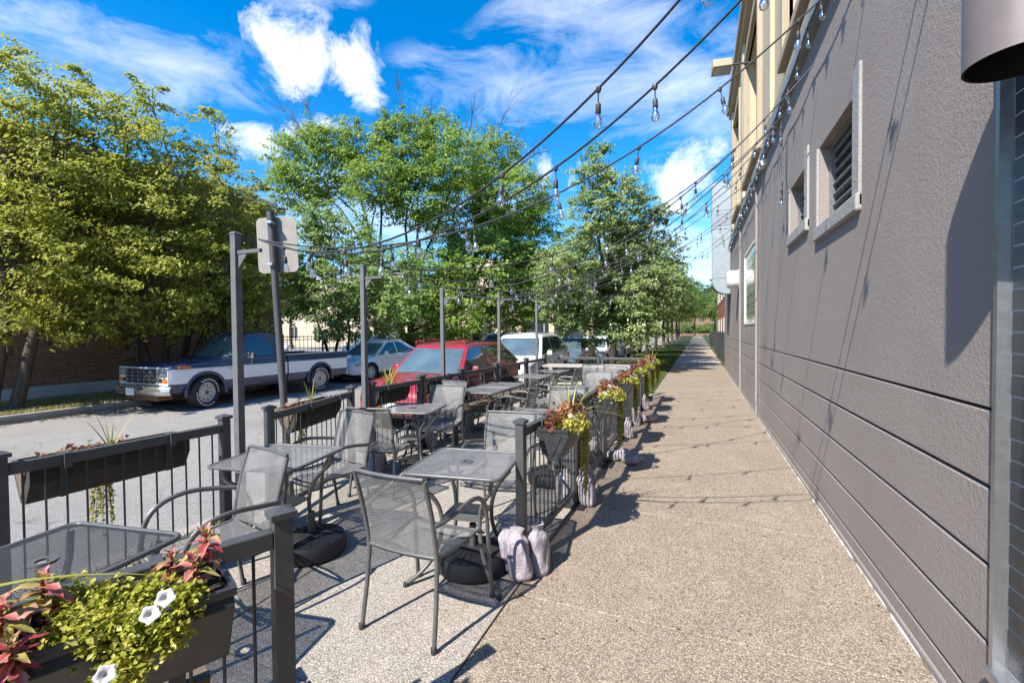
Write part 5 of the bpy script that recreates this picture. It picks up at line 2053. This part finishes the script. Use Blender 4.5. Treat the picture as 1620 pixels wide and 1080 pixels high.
def make_pickup(name, label, loc, rz, top, band, low, two_tone=True, detail=True, steer=0.0, group=None):
    L = 5.22
    c = thing(name, label, 'pickup truck', loc, rz, group)
    r = .375
    ax = (.78, 4.14)
    hwf = smooth_interp(((0, .93), (.05, .97), (.2, .985), (1.5, .99), (L - .05, .985), (L, .975)))
    zt = smooth_interp(((0, .99), (.05, 1.03), (.5, 1.075), (1.45, 1.13), (1.6, 1.135), (3.0, 1.14), (L, 1.14)))
    zz = (.43, .50, .57, .63, .645, .72, .80, .88, .945, .958)

    def rows(y):
        h = hwf(y)
        t = zt(y)
        out = [(h * (.955 + .045 * min(1, (z - .43) / .18)) if z < .64 else h * (1 + .004 * math.sin((z - .6) * 8)), z) for z in zz]
        out += [(h * .992, .99), (h * .982, t - .05), (h * .965, t - .015), (h * .93, t)]
        return out
    ys = [L * i / 116 for i in range(117)]
    V, F, caps = body_loft(None, rows, ys, [(y, r + .01, r + .075) for y in ax], 9)
    split = 2.965
    bi = [i for i in range(len(ys) - 1) if ys[i] < split]

    def pick(k0, k1, part):
        return [f for f, k, i in F if k0 <= k < k1 and ((i in part) if part is not None else True)]
    fr_set, bed_set = set(bi), set(range(len(bi) + 1, len(ys) - 1))
    for nm, part in (('front_body', fr_set), ('bed_side', bed_set)):
        half = len(V) // 2
        for sgn in (0, 1):
            def sidef(fs):
                return [f for f in fs if (f[0] >= half) == bool(sgn)]
            sub_mesh(V, sidef(pick(0, 3, part)), nm + '_rocker', low, c)
            sub_mesh(V, sidef(pick(3, 9, part)), nm, band, c)
            sub_mesh(V, sidef(pick(9, 99, part)), nm + '_upper', top, c)
    # bonnet with a shallow crown and a centre step
    K = len(rows(0))
    MB().grid(lambda u, v: ((u - .5) * 2 * hwf(1.5 * v) * .931, 1.50 * v, zt(1.5 * v) + .004 + .028 * (1 - (2 * u - 1) ** 4) * (0.4 + .6 * v) + (.012 if abs(u - .5) < .26 else 0)), 24, 16).build('bonnet', top, c, 40)
    MB().span(-.90, .90, 1.45, 2.96, .60, 1.128).build('cab_floor', M['black_trim'], c)
    gh = GH(1.40, 1.86, 2.80, 2.93, 1.11, lambda y: 1.69 + .02 * math.sin(PI * min(1, max(0, (y - 1.6) / 1.4))), .90, .735, .10, .03)
    gh.build(c, top)
    gh.panes(c, M['car_glass'], M['shield'], 2.62, .1, .10, .88, two=False)
    # bed
    MB().span(-.90, .90, 3.02, 5.16, .62, .66).build('bed_floor', low, c)
    for s in (-1, 1):
        MB().span(s * .86, s * .915, 3.0, 5.2, .62, 1.138).build('bed_wall', top, c)
        MB().span(s * .85, s * .955, 2.99, 5.21, 1.139, 1.155).build('bed_rail', M['chrome'], c)
    MB().span(-.86, .86, 2.985, 3.03, .5, 1.135).build('bed_front', top, c)
    MB().span(-.90, .90, 5.16, 5.215, .50, 1.13).build('tailgate', band, c, bevel=.01)
    MB().span(-.93, .93, 5.225, 5.32, .42, .58).build('rear_bumper', M['chrome'], c, bevel=.02)
    MB().span(-.80, .80, .2, 5.1, .36, .60).build('chassis', M['black_trim'], c)
    for s in (-1, 1):
        MB().span(s * .90, s * .982, 5.205, 5.235, .60, 1.02).build('tail_lamp', M['red_lens'], c, bevel=.01)
        for y in ax:
            pts = [(s * .992, y + (r + .085) * math.cos(a), r + .01 + (r + .085) * math.sin(a)) for a in [R(-8 + 196 * k / 22) for k in range(23)]]
            MB().tube(pts, .034, 6, flat=.8).build('wheel_arch_lip', low, c, 60)
            MB().span(s * .35, s * .90, y - r - .03, y + r + .03, .62, .86).build('wheel_well', M['black_trim'], c)
        pts = [(s * .997, .12, .951), (s * 1.0, 1.5, .951), (s * 1.0, 2.96, .951)]
        MB().tube(pts, .010, 6).build('trim_strip', M['chrome'], c)
        MB().tube([(s * .999, 3.0, .951), (s * .997, 5.18, .951)], .010, 6).build('trim_strip', M['chrome'], c)
        MB().box(s * .99, .30, .99, .02, .26, .045).build('side_marker', M['amber'], c, bevel=.006)
        for y in (1.62, 2.90):
            MB().tube([(s * .985, y, .46), (s * .997, y, .75), (s * .99, y, 1.10)], .0045, 4).build('door_seam', M['black_trim'], c)
        MB().box(s * 1.005, 2.74, .995, .03, .17, .03).build('door_handle', M['chrome'], c, bevel=.008)
        MB().tube([(s * .985, 1.86, .93), (s * 1.13, 1.80, .98), (s * 1.18, 1.78, 1.08), (s * .96, 1.82, 1.10)], .009, 6).build('mirror_arm', M['chrome'], c, 50)
        MB().box(s * 1.13, 1.77, 1.19, .20, .05, .15).build('door_mirror', M['chrome'], c, bevel=.02)
    # front face
    MB().span(-.93, .93, -.012, .06, .60, 1.0).build('nose_panel', band, c, bevel=.01)
    MB().span(-.56, .56, -.026, -.011, .635, .975).build('grille_backing', M['black_trim'], c)
    for k in range(5):
        MB().span(-.58, .58, -.048, -.014, .635 + k * .08, .657 + k * .08).build('grille_bar', M['chrome'], c)
    for k in range(6):
        x = -.575 + k * .23
        MB().span(x - .012, x + .012, -.052, -.027, .635, .975).build('grille_bar', M['chrome'], c)
    em = MB()
    em.lathe(((0, .004), (.07, .004), (.075, 0)), 20, Matrix.Translation((0, -.056, .805)) @ Matrix.Rotation(PI / 2, 4, 'X') @ Matrix.Diagonal((1.15, .48, 1, 1)))
    em.build('emblem', M['blue_car'], c, 40)
    for s in (-1, 1):
        MB().span(s * .62, s * .915, -.03, -.011, .80, .975).build('headlamp_bezel', M['chrome'], c, bevel=.006)
        MB().span(s * .665, s * .865, -.042, -.028, .815, .96).build('headlamp', M['lamp_lens'], c, bevel=.01)
        MB().span(s * .62, s * .74, -.022, -.0115, .665, .755).build('vent_slot', M['black_trim'], c)
        MB().span(s * .745, s * .915, -.034, -.012, .665, .755).build('turn_signal', M['amber'], c, bevel=.012)
    bm_ = MB()

    def bump_(u, v):
        x = (u - .5) * 2.02
        y = -.16 + .16 * abs(2 * u - 1) ** 6
        a = v * PI
        return (x, y - .035 * math.sin(a) + .0, .40 + .185 * v)
    bm_.grid(bump_, 28, 6)
    bm_.add([bump_(i / 28, 1) for i in range(29)] + [(((i / 28) - .5) * 2.0, .08, .585) for i in range(29)], [(i, i + 1, 30 + i, 29 + i) for i in range(28)])
    bm_.build('front_bumper', M['chrome'], c, 40)
    MB().box(-.12, -.208, .47, .31, .01, .16).build('number_plate', M['plate'], c)
    MB().span(-.6, .6, -.05, .3, .26, .39).build('front_valance', M['rust'], c, bevel=.03)
    kit = wheel_parts(r, .26, 0, 'holes')
    add_wheels(c, r, .26, .85, ax, kit, steer)
    if detail:
        ring = MB()
        for k in range(30):
            a = 2 * PI * k / 30
            if k % 15 in (11, 12, 13, 14):
                continue
            ring.box(.132, math.cos(a) * r * .80, math.sin(a) * r * .80, .004, .042, .026 + .008 * (k % 2), rx=a + PI / 2)
        rm = ring.mesh('raised_lettering', M['plate'])
        for w in [o for o in c.children if o.name.startswith('wheel') and not o.name.startswith('wheel_')]:
            inst(rm, 'raised_lettering', w)
        tm_ = text_mesh('F 150', .085, M['black_trim'])
        for s in (-1, 1):
            inst(tm_, 'badge', c, (s * 1.004, 1.42, .86), rot=(PI / 2, 0, s * PI / 2))
    return c


make_pickup('pickup_truck', 'old navy and white pickup truck with chrome grille across the street', (-11.58, 6.34, RZ), R(-1.6), M['navy'], M['truck_white'], M['navy'], steer=R(14))
make_pickup('pickup_truck', 'red pickup truck in the parking lot behind the iron fence', (-21.0, 31.0, LZ), R(-58), M['red'], M['red'], M['red'], detail=False)

# ------------------------------------------------------------------ trees
TO_SUN = -np.array(sdir)


def limb(m, a, b, ra, rb, rng, wob=.12, n=7):
    a, b = np.array(a, float), np.array(b, float)
    L = np.linalg.norm(b - a)
    pts, rs = [], []
    o1, o2 = rng.normal(size=3) * wob * L, rng.normal(size=3) * wob * L * .6
    for i in range(n + 1):
        t = i / n
        p = a * (1 - t) + b * t + o1 * math.sin(PI * t) * .5 + o2 * math.sin(2 * PI * t) * .35
        p[2] += .10 * L * math.sin(PI * t)
        pts.append(tuple(p))
        rs.append(ra + (rb - ra) * t ** .8)
    m.tube(pts, rs, 7, True)
    return pts


def make_tree(name, label, base, stems, lobes, leafm, leaf, per_m2, seed, bark_='bark', group='street trees', r0=.16, clump=.42, droop=.25, cat='tree', per=34, dead=(), spray=.13):
    """lobes: ellipsoidal leaf masses; clumps of leaves sit on and inside them, limbs reach every mass"""
    rng = np.random.default_rng(seed)
    t = thing(name, label, cat, base, 0, group)
    B = np.array(base)
    LB = np.array(lobes, float)
    tr = MB()
    forks = []
    for (dx, dy, h, lean) in stems:
        a = (dx, dy, -.05)
        b = (dx + lean[0], dy + lean[1], h)
        pts = limb(tr, a, b, r0, r0 * .62, rng, .05, 8)
        tr.tube([(dx, dy, -.12), (dx, dy, .10)], [r0 * 1.5, r0 * 1.02], 9)
        forks.append(np.array(pts[-1]))
    forks = np.array(forks)
    rel = LB[:, :3] - B
    for q, rad in zip(rel, LB[:, 3]):
        k = np.argmin(np.linalg.norm((forks - q) * np.array((1, 1, .6)), axis=1))
        fk = forks[k]
        if q[2] < fk[2]:
            st = fk * np.array((1, 1, max(.35, q[2] * .7 / max(fk[2], .1)))) if fk[2] > 0 else fk
        else:
            st = fk
        p = limb(tr, st, q, r0 * .42, max(.008, r0 * .07), rng, .10, 7)
        for _ in range(4):
            e = q + rng.normal(size=3) * rad * .55
            limb(tr, p[-2], e, r0 * .10, .005, rng, .12, 4)
    tr.build('trunk', M[bark_], t, 60)
    C, N, S = [], [], []
    for q, rad in zip(rel, LB[:, 3]):
        nc = max(5, int(per_m2 * rad * rad * 12.6))
        d = rng.normal(size=(nc, 3))
        d /= np.linalg.norm(d, axis=1, keepdims=True)
        rr = rad * (rng.uniform(.3, 1.0, nc) ** .35) * rng.uniform(.86, 1.12, nc)
        far = rng.random(nc) < spray
        rr = np.where(far, rr * rng.uniform(1.1, 1.38, nc), rr)
        cc = q + d * rr[:, None] * np.array((1, 1, .92))
        for c, dd, fa in zip(cc, d, far):
            n = int(per * rng.uniform(.5, 1.4) * (.6 if fa else 1))
            cr = clump * rng.uniform(.6, 1.3) * min(1.0, .45 + rad * .5) * (.7 if fa else 1)
            axis = dd * np.array((1, 1, .35)) + rng.normal(size=3) * np.array((.5, .5, .25))
            axis /= np.linalg.norm(axis)
            al = rng.uniform(-.6, 1.0, n)
            off = rng.normal(size=(n, 3)) * cr * (.36 - .12 * al[:, None])
            P = c + off * np.array((1, 1, .42)) + al[:, None] * axis * cr
            P[:, 2] -= droop * cr * np.abs(al) ** 2
            C.append(P)
            nn = dd * .3 + rng.normal(size=(n, 3)) * .42 + TO_SUN * .75      # leaves turn towards the light
            N.append(nn)
            S.append(np.full(n, leaf) * rng.uniform(.65, 1.3, n))
    C, N, S = np.concatenate(C), np.concatenate(N), np.concatenate(S)
    keep = C[:, 2] > .75
    C, N, S = C[keep], N[keep], S[keep]
    V, F = leaf_cloud(C, N, S, rng, .55, .12)
    inst(mesh_np('crown', V, F, M[leafm]), 'crown', t)
    for dpts in dead:
        dm = MB()
        a = np.array(dpts[0]) - B
        for e in dpts[1]:
            e = np.array(e) - B
            p = limb(dm, a, e, .05, .012, rng, .07, 7)
            for k in range(9):
                s = np.array(p[rng.integers(2, 7)])
                v = (e - a)
                v = v / np.linalg.norm(v) * rng.uniform(.5, 1.3) + rng.normal(size=3) * .45
                q = limb(dm, s, s + v, .018, .005, rng, .1, 4)
                for _ in range(2):
                    s2 = np.array(q[rng.integers(1, 4)])
                    limb(dm, s2, s2 + v * .4 + rng.normal(size=3) * .28, .009, .003, rng, .1, 3)
        dm.build('dead_branch', M['twig'], t)
    return t, len(C)


LOBES_A1 = [(-12.34, 4.31, 1.74, 0.41), (-12.47, 4.95, 2.01, 0.52), (-14.59, 5.47, 6.86, 1.24), (-13.92, 5.6, 5.22, 1.66), (-13.65, 4.69, 4.12, 0.92), (-12.89, 4.85, 3.05, 1.36), (-12.22, 5.2, 2.4, 0.78), (-14.15, 6.3, 6.84, 0.77), (-14.8, 5.36, 7.64, 0.58), (-15.14, 5.81, 8.17, 0.4), (-14.66, 6.81, 8.12, 0.42)]
LOBES_A2 = [(-14.3, 6.88, 6.95, 0.97), (-13.82, 7.3, 5.9, 1.49), (-13.45, 6.3, 4.47, 1.51), (-13.16, 7.34, 4.36, 1.63), (-12.31, 6.32, 2.91, 1.24), (-12.16, 7.02, 2.67, 1.08), (-12.15, 5.53, 2.15, 0.61), (-14.29, 8.09, 8.36, 0.46), (-14.06, 8.64, 7.27, 0.82), (-13.44, 8.65, 5.74, 1.17), (-14.2, 7.61, 7.57, 0.51), (-12.15, 6.1, 2.03, 0.5), (-12.15, 5.42, 1.75, 0.4), (-12.15, 6.79, 1.98, 0.54), (-12.8, 8.36, 3.67, 1.04)]
LOBES_A3 = [(-13.6, 9.24, 6.86, 0.75), (-12.94, 9.12, 5.08, 1.29), (-12.7, 9.82, 4.45, 0.96), (-12.59, 8.57, 3.34, 1.32), (-12.23, 9.64, 3.07, 1.03), (-12.22, 9.02, 2.39, 0.9), (-13.04, 9.81, 6.02, 0.7), (-12.73, 10.41, 5.26, 0.52), (-12.36, 10.41, 3.74, 0.63), (-14.11, 9.91, 8.26, 0.44), (-12.15, 9.55, 2.13, 0.75), (-12.15, 7.75, 2.24, 0.65)]
LOBES_B1 = [(-15.21, 14.68, 5.01, 1.34), (-13.67, 15.25, 5.52, 1.39), (-14.26, 14.29, 6.29, 0.93), (-12.82, 14.61, 3.56, 1.4), (-14.76, 14.21, 3.35, 1.3), (-11.66, 15.13, 4.06, 1.33), (-14.64, 13.33, 4.02, 0.84), (-13.13, 14.22, 2.41, 1.06), (-12.52, 15.57, 2.31, 0.96), (-10.72, 14.65, 2.73, 0.83), (-13.21, 13.62, 1.78, 0.64)]
LOBES_B2 = [(-18.95, 18.83, 10.49, 2.1), (-18.99, 17.58, 8.97, 1.23), (-17.33, 19.2, 11.55, 1.41), (-14.26, 20.23, 11.27, 1.66), (-14.62, 19.66, 12.25, 0.78), (-13.62, 22.34, 12.54, 1.35), (-11.22, 20.49, 10.25, 1.54), (-13.69, 20.2, 8.72, 1.71), (-14.93, 18.98, 9.17, 1.54), (-13.0, 21.15, 4.51, 1.97), (-11.65, 20.42, 2.43, 1.49), (-13.44, 19.96, 2.45, 1.31)]
LOBES_B3 = [(-12.03, 26.55, 12.63, 1.69), (-10.34, 25.51, 9.37, 2.2), (-9.39, 26.77, 7.25, 1.88), (-13.78, 26.37, 9.18, 2.7), (-8.85, 25.16, 4.71, 1.62), (-11.52, 23.92, 5.09, 2.72), (-10.39, 24.99, 3.28, 1.88), (-9.08, 27.61, 3.38, 1.21)]
LOBES_C = [(-3.58, 17.63, 8.26, 0.58), (-3.64, 16.76, 7.16, 0.7), (-2.92, 17.25, 6.86, 0.9), (-3.62, 16.61, 5.84, 0.97), (-2.41, 17.72, 6.09, 1.0), (-4.3, 16.01, 4.08, 1.02), (-3.39, 17.8, 4.63, 1.47), (-1.95, 18.82, 4.81, 1.11), (-5.29, 17.54, 2.97, 0.86), (-3.86, 17.65, 2.92, 1.38), (-2.44, 18.72, 3.07, 1.42), (-1.45, 17.09, 3.13, 0.82), (-2.04, 17.41, 1.9, 0.89), (-4.67, 17.8, 2.08, 0.71), (-3.42, 17.89, 1.73, 0.84), (-1.41, 18.02, 5.94, 0.48), (-5.47, 17.47, 3.98, 0.61)]
DEAD1 = [((-18.4, 18.33, 10.57), [(-20.12, 18.09, 12.58), (-19.51, 18.6, 14.35), (-20.31, 17.68, 13.43)]), ((-14.59, 20.17, 10.38), [(-14.55, 19.89, 14.61), (-15.47, 19.76, 13.76), (-13.02, 21.38, 13.34)])]
DEAD2 = [((-13.02, 25.04, 11.67), [(-12.69, 24.85, 15.17), (-10.76, 25.66, 14.4)]), ((-10.76, 25.66, 10.9), [(-9.96, 26.78, 14.34), (-8.32, 26.75, 12.52)])]

NL = 0
AG = 'yellow green trees in front of the brick wall'
t, n = make_tree('boxelder_tree', 'yellow green boxelder with tall light crown before the brick wall', (-13.6, 4.6, .02), [(0, 0, 2.4, (.1, .3)), (.2, .3, 2.2, (.2, .5))], LOBES_A1, 'leaf_locust', .112, 3.3, 11, group=AG, r0=.13, per=56, spray=.28)
NL += n
t, n = make_tree('boxelder_tree', 'many stemmed yellow green boxelder behind the pickup bonnet', (-13.7, 7.75, .02), [(0, -.1, 2.4, (.0, -.5)), (.1, .2, 2.3, (.1, .3)), (-.05, .55, 2.5, (-.1, 1.0)), (0, .8, 2.3, (.1, .9))], LOBES_A2, 'leaf_locust', .112, 3.3, 12, group=AG, r0=.11, per=56, spray=.28)
NL += n
t, n = make_tree('boxelder_tree', 'darker boxelder over the pickup cab at the brick corner', (-13.9, 10.2, .02), [(0, 0, 2.1, (.1, -.3)), (.1, .3, 2.3, (.1, .5))], LOBES_A3, 'leaf_locust', .112, 3.3, 13, group=AG, r0=.11, per=56, spray=.28)
NL += n
t, n = make_tree('sumac_tree', 'fresh green feathery tree behind the silver saloon', (-13.6, 14.4, .02), [(0, 0, 2.0, (.0, .1)), (.2, -.5, 1.9, (-.2, -.4)), (-.3, .7, 2.0, (-.2, .6))], LOBES_B1, 'leaf_sumac', .14, 3.9, 14, group='trees between street and parking lot', r0=.075, per=44)
NL += n
t, n = make_tree('elm_tree', 'tall spreading tree with dead top branches behind the silver saloon', (-13.9, 20.3, .02), [(0, 0, 4.4, (-.2, .3)), (-.4, .3, 4.6, (-1.2, -1.2))], LOBES_B2, 'leaf_mid', .16, 3.9, 15, 'bark_dark', 'trees between street and parking lot', .20, .55, per=56,
                 dead=(DEAD1[0], DEAD1[1]))
NL += n
t, n = make_tree('elm_tree', 'broad green elm with a thick trunk beyond the light poles', (-12.9, 25.6, .02), [(0, 0, 4.8, (-.3, .3))], LOBES_B3, 'leaf_mid', .165, 3.8, 16, 'bark_dark', 'trees between street and parking lot', .30, .6, per=56, dead=(DEAD2[0], DEAD2[1]))
NL += n
t, n = make_tree('linden_tree', 'pointed linden with pale leaf clusters on the parkway', (-3.0, 17.4, -.012), [(0, 0, 2.4, (0, .1))], LOBES_C, 'leaf_linden', .12, 5.2, 17, 'bark_dark', 'parkway trees along the sidewalk', .15, .40, per=52)
NL += n

# a generic street tree, copied along both sides of the road
GEN = [(0, 0, 6.2, 1.3), (.9, .3, 5.3, 1.4), (-1.0, -.2, 5.2, 1.45), (.2, 1.1, 5.0, 1.35), (-.2, -1.1, 4.9, 1.4), (1.3, -.6, 3.9, 1.3), (-1.4, .6, 3.9, 1.35), (.3, .2, 7.3, .8), (.9, 1.2, 3.7, 1.1), (-.8, -1.3, 3.6, 1.15), (0, 0, 4.0, 1.4)]
g0, n = make_tree('street_tree', 'x', (0, 0, 0), [(0, 0, 2.6, (.1, 0))], GEN, 'leaf_far', .17, 2.4, 21, group='street trees', r0=.15, clump=.5, per=40)
NL += n
g0c, n = make_tree('street_tree', 'x', (0, 0, 0), [(0, 0, 2.4, (0, .1))], GEN, 'leaf_linden', .16, 2.4, 22, 'bark_dark', 'street trees', .13, .45, per=40)
NL += n
SPOTS = [(-3.0, 23.6, 0, 1.0, 'c', 'parkway tree just beyond the linden'), (-3.0, 30.5, 1.1, .95, 'c', 'second parkway tree beyond the linden'), (-3.1, 37.5, 2.4, 1.05, 'c', 'third parkway tree beyond the linden'),
         (-3.0, 45, .7, 1.1, 'g', 'fourth parkway tree beyond the linden'), (-3.0, 53, 1.9, 1.1, 'g', 'fifth parkway tree beyond the linden'), (-3.0, 62, 3.0, 1.2, 'g', 'sixth parkway tree beyond the linden'),
         (-3.0, 73, .2, 1.2, 'g', 'seventh parkway tree beyond the linden'), (-3.0, 86, 1.5, 1.3, 'g', 'farthest parkway tree in the row'),
         (4.3, 64, .5, 1.1, 'g', 'yard tree leaning over the far sidewalk'), (5.2, 49, 2.0, 1.0, 'g', 'yard tree beside the orange brick house'), (4.6, 78, 1.0, 1.25, 'g', 'tall yard tree beyond the brown brick house'),
         (4.6, 95, 2.2, 1.35, 'g', 'farthest yard tree on the house side'), (-14.0, 37, .3, 1.2, 'g', 'tree on the far verge beside the cream building'), (-13.8, 49, 1.3, 1.25, 'g', 'tree on the far verge past the cream building'),
         (-14, 61, 2.1, 1.3, 'g', 'far verge tree before the cream house'), (-14, 75, .9, 1.3, 'g', 'farthest far verge tree'), (-8.5, 112, .4, 1.8, 'g', 'big tree closing the end of the road'),
         (-.6, 120, 1.4, 1.8, 'g', 'big tree closing the end of the sidewalk'), (3.4, 104, 3.1, 1.5, 'g', 'leaning tree beside the far sidewalk end'), (-4.0, 100, 2.0, 1.4, 'g', 'parkway tree near the far road end'), (-17, 108, 2.4, 1.8, 'g', 'big tree at the far left of the road end'), (-24, 40, 1.7, 1.1, 'g', 'tree between lot and cream building'),
         (-30, 37, .6, 1.2, 'g', 'tree at the back of the parking lot'), (-40, 36, 2.6, 1.25, 'g', 'tree at the back corner of the lot')]
used = set()
for x, y, a, s, k, l in SPOTS:
    src = g0 if k == 'g' else g0c
    if k not in used:
        used.add(k)
        src.location, src.rotation_euler = (x, y, -.02), (0, 0, a)
        src['label'] = l
        src.scale = (s, s, s)
    else:
        o = clone(src, (x, y, -.02), a, l)
        o.scale = (s, s, s)
# low shrubs by the black railing
for i, (x, y, s, l) in enumerate(((2.0, 26.2, 1.0, 'bright green shrub inside the black railing'), (.0, 0, 0, ''), (1.8, 39.2, 1.0, 'green shrub where the black railing ends'), (2.2, 44, 1.2, 'green shrub before the far front yards'))):
    if s:
        t, n = make_tree('shrub', l, (x, y, -.012), [(0, 0, .3, (0, .05))], [(x, y, .55, .5), (x + .35, y + .4, .45, .42), (x - .3, y - .3, .45, .4), (x - .1, y + .5, .6, .4)], 'leaf_sumac', .08, 5, 60 + i, group='shrubs by the railing', r0=.03, clump=.2, cat='shrub', per=20)
hl = [(-14 + 1.7 * k, 136 + (k * 7 % 3), 1.2 + .9 * (k * 5 % 4) / 3, 1.9) for k in range(13)]
make_tree('hedge', 'overgrown green hedge closing off the end of the street', (-4, 136, -.1), [(-6, 0, .8, (0, 0)), (0, 0, .8, (0, 0)), (6, 0, .8, (0, 0))], hl, 'leaf_far', .28, 2.0, 71, cat='hedge', group='', r0=.08, clump=.7, per=30)
# fallen leaves and litter on the sidewalk and in the gutter
rng = np.random.default_rng(91)
n = 260
C = np.stack((rng.uniform(-1, .98, n), rng.uniform(1.3, 13, n), np.full(n, .006)), 1)
C2 = np.stack((rng.normal(-12.38, .10, 900), rng.uniform(2, 13, 900), np.full(900, ROAD_Z + .012)), 1)
C = np.concatenate((C, C2))
N = rng.normal(size=(len(C), 3)) * .15
N[:, 2] = 1
V, F = leaf_cloud(C, N, np.concatenate((rng.uniform(.008, .026, n), rng.uniform(.04, .09, 900))), rng, .6, .1)
tag(inst(mesh_np('fallen_leaves', V, F, M['twig'] if False else simple('brown_fallen_leaf', (.14, .09, .045), .9, 0, .4, 4)), 'fallen_leaves'), 'brown fallen leaves scattered on the sidewalk and along the far kerb', 'leaves', kind='stuff')
print('LEAVES', NL, 'OBJECTS', len(bpy.data.objects))
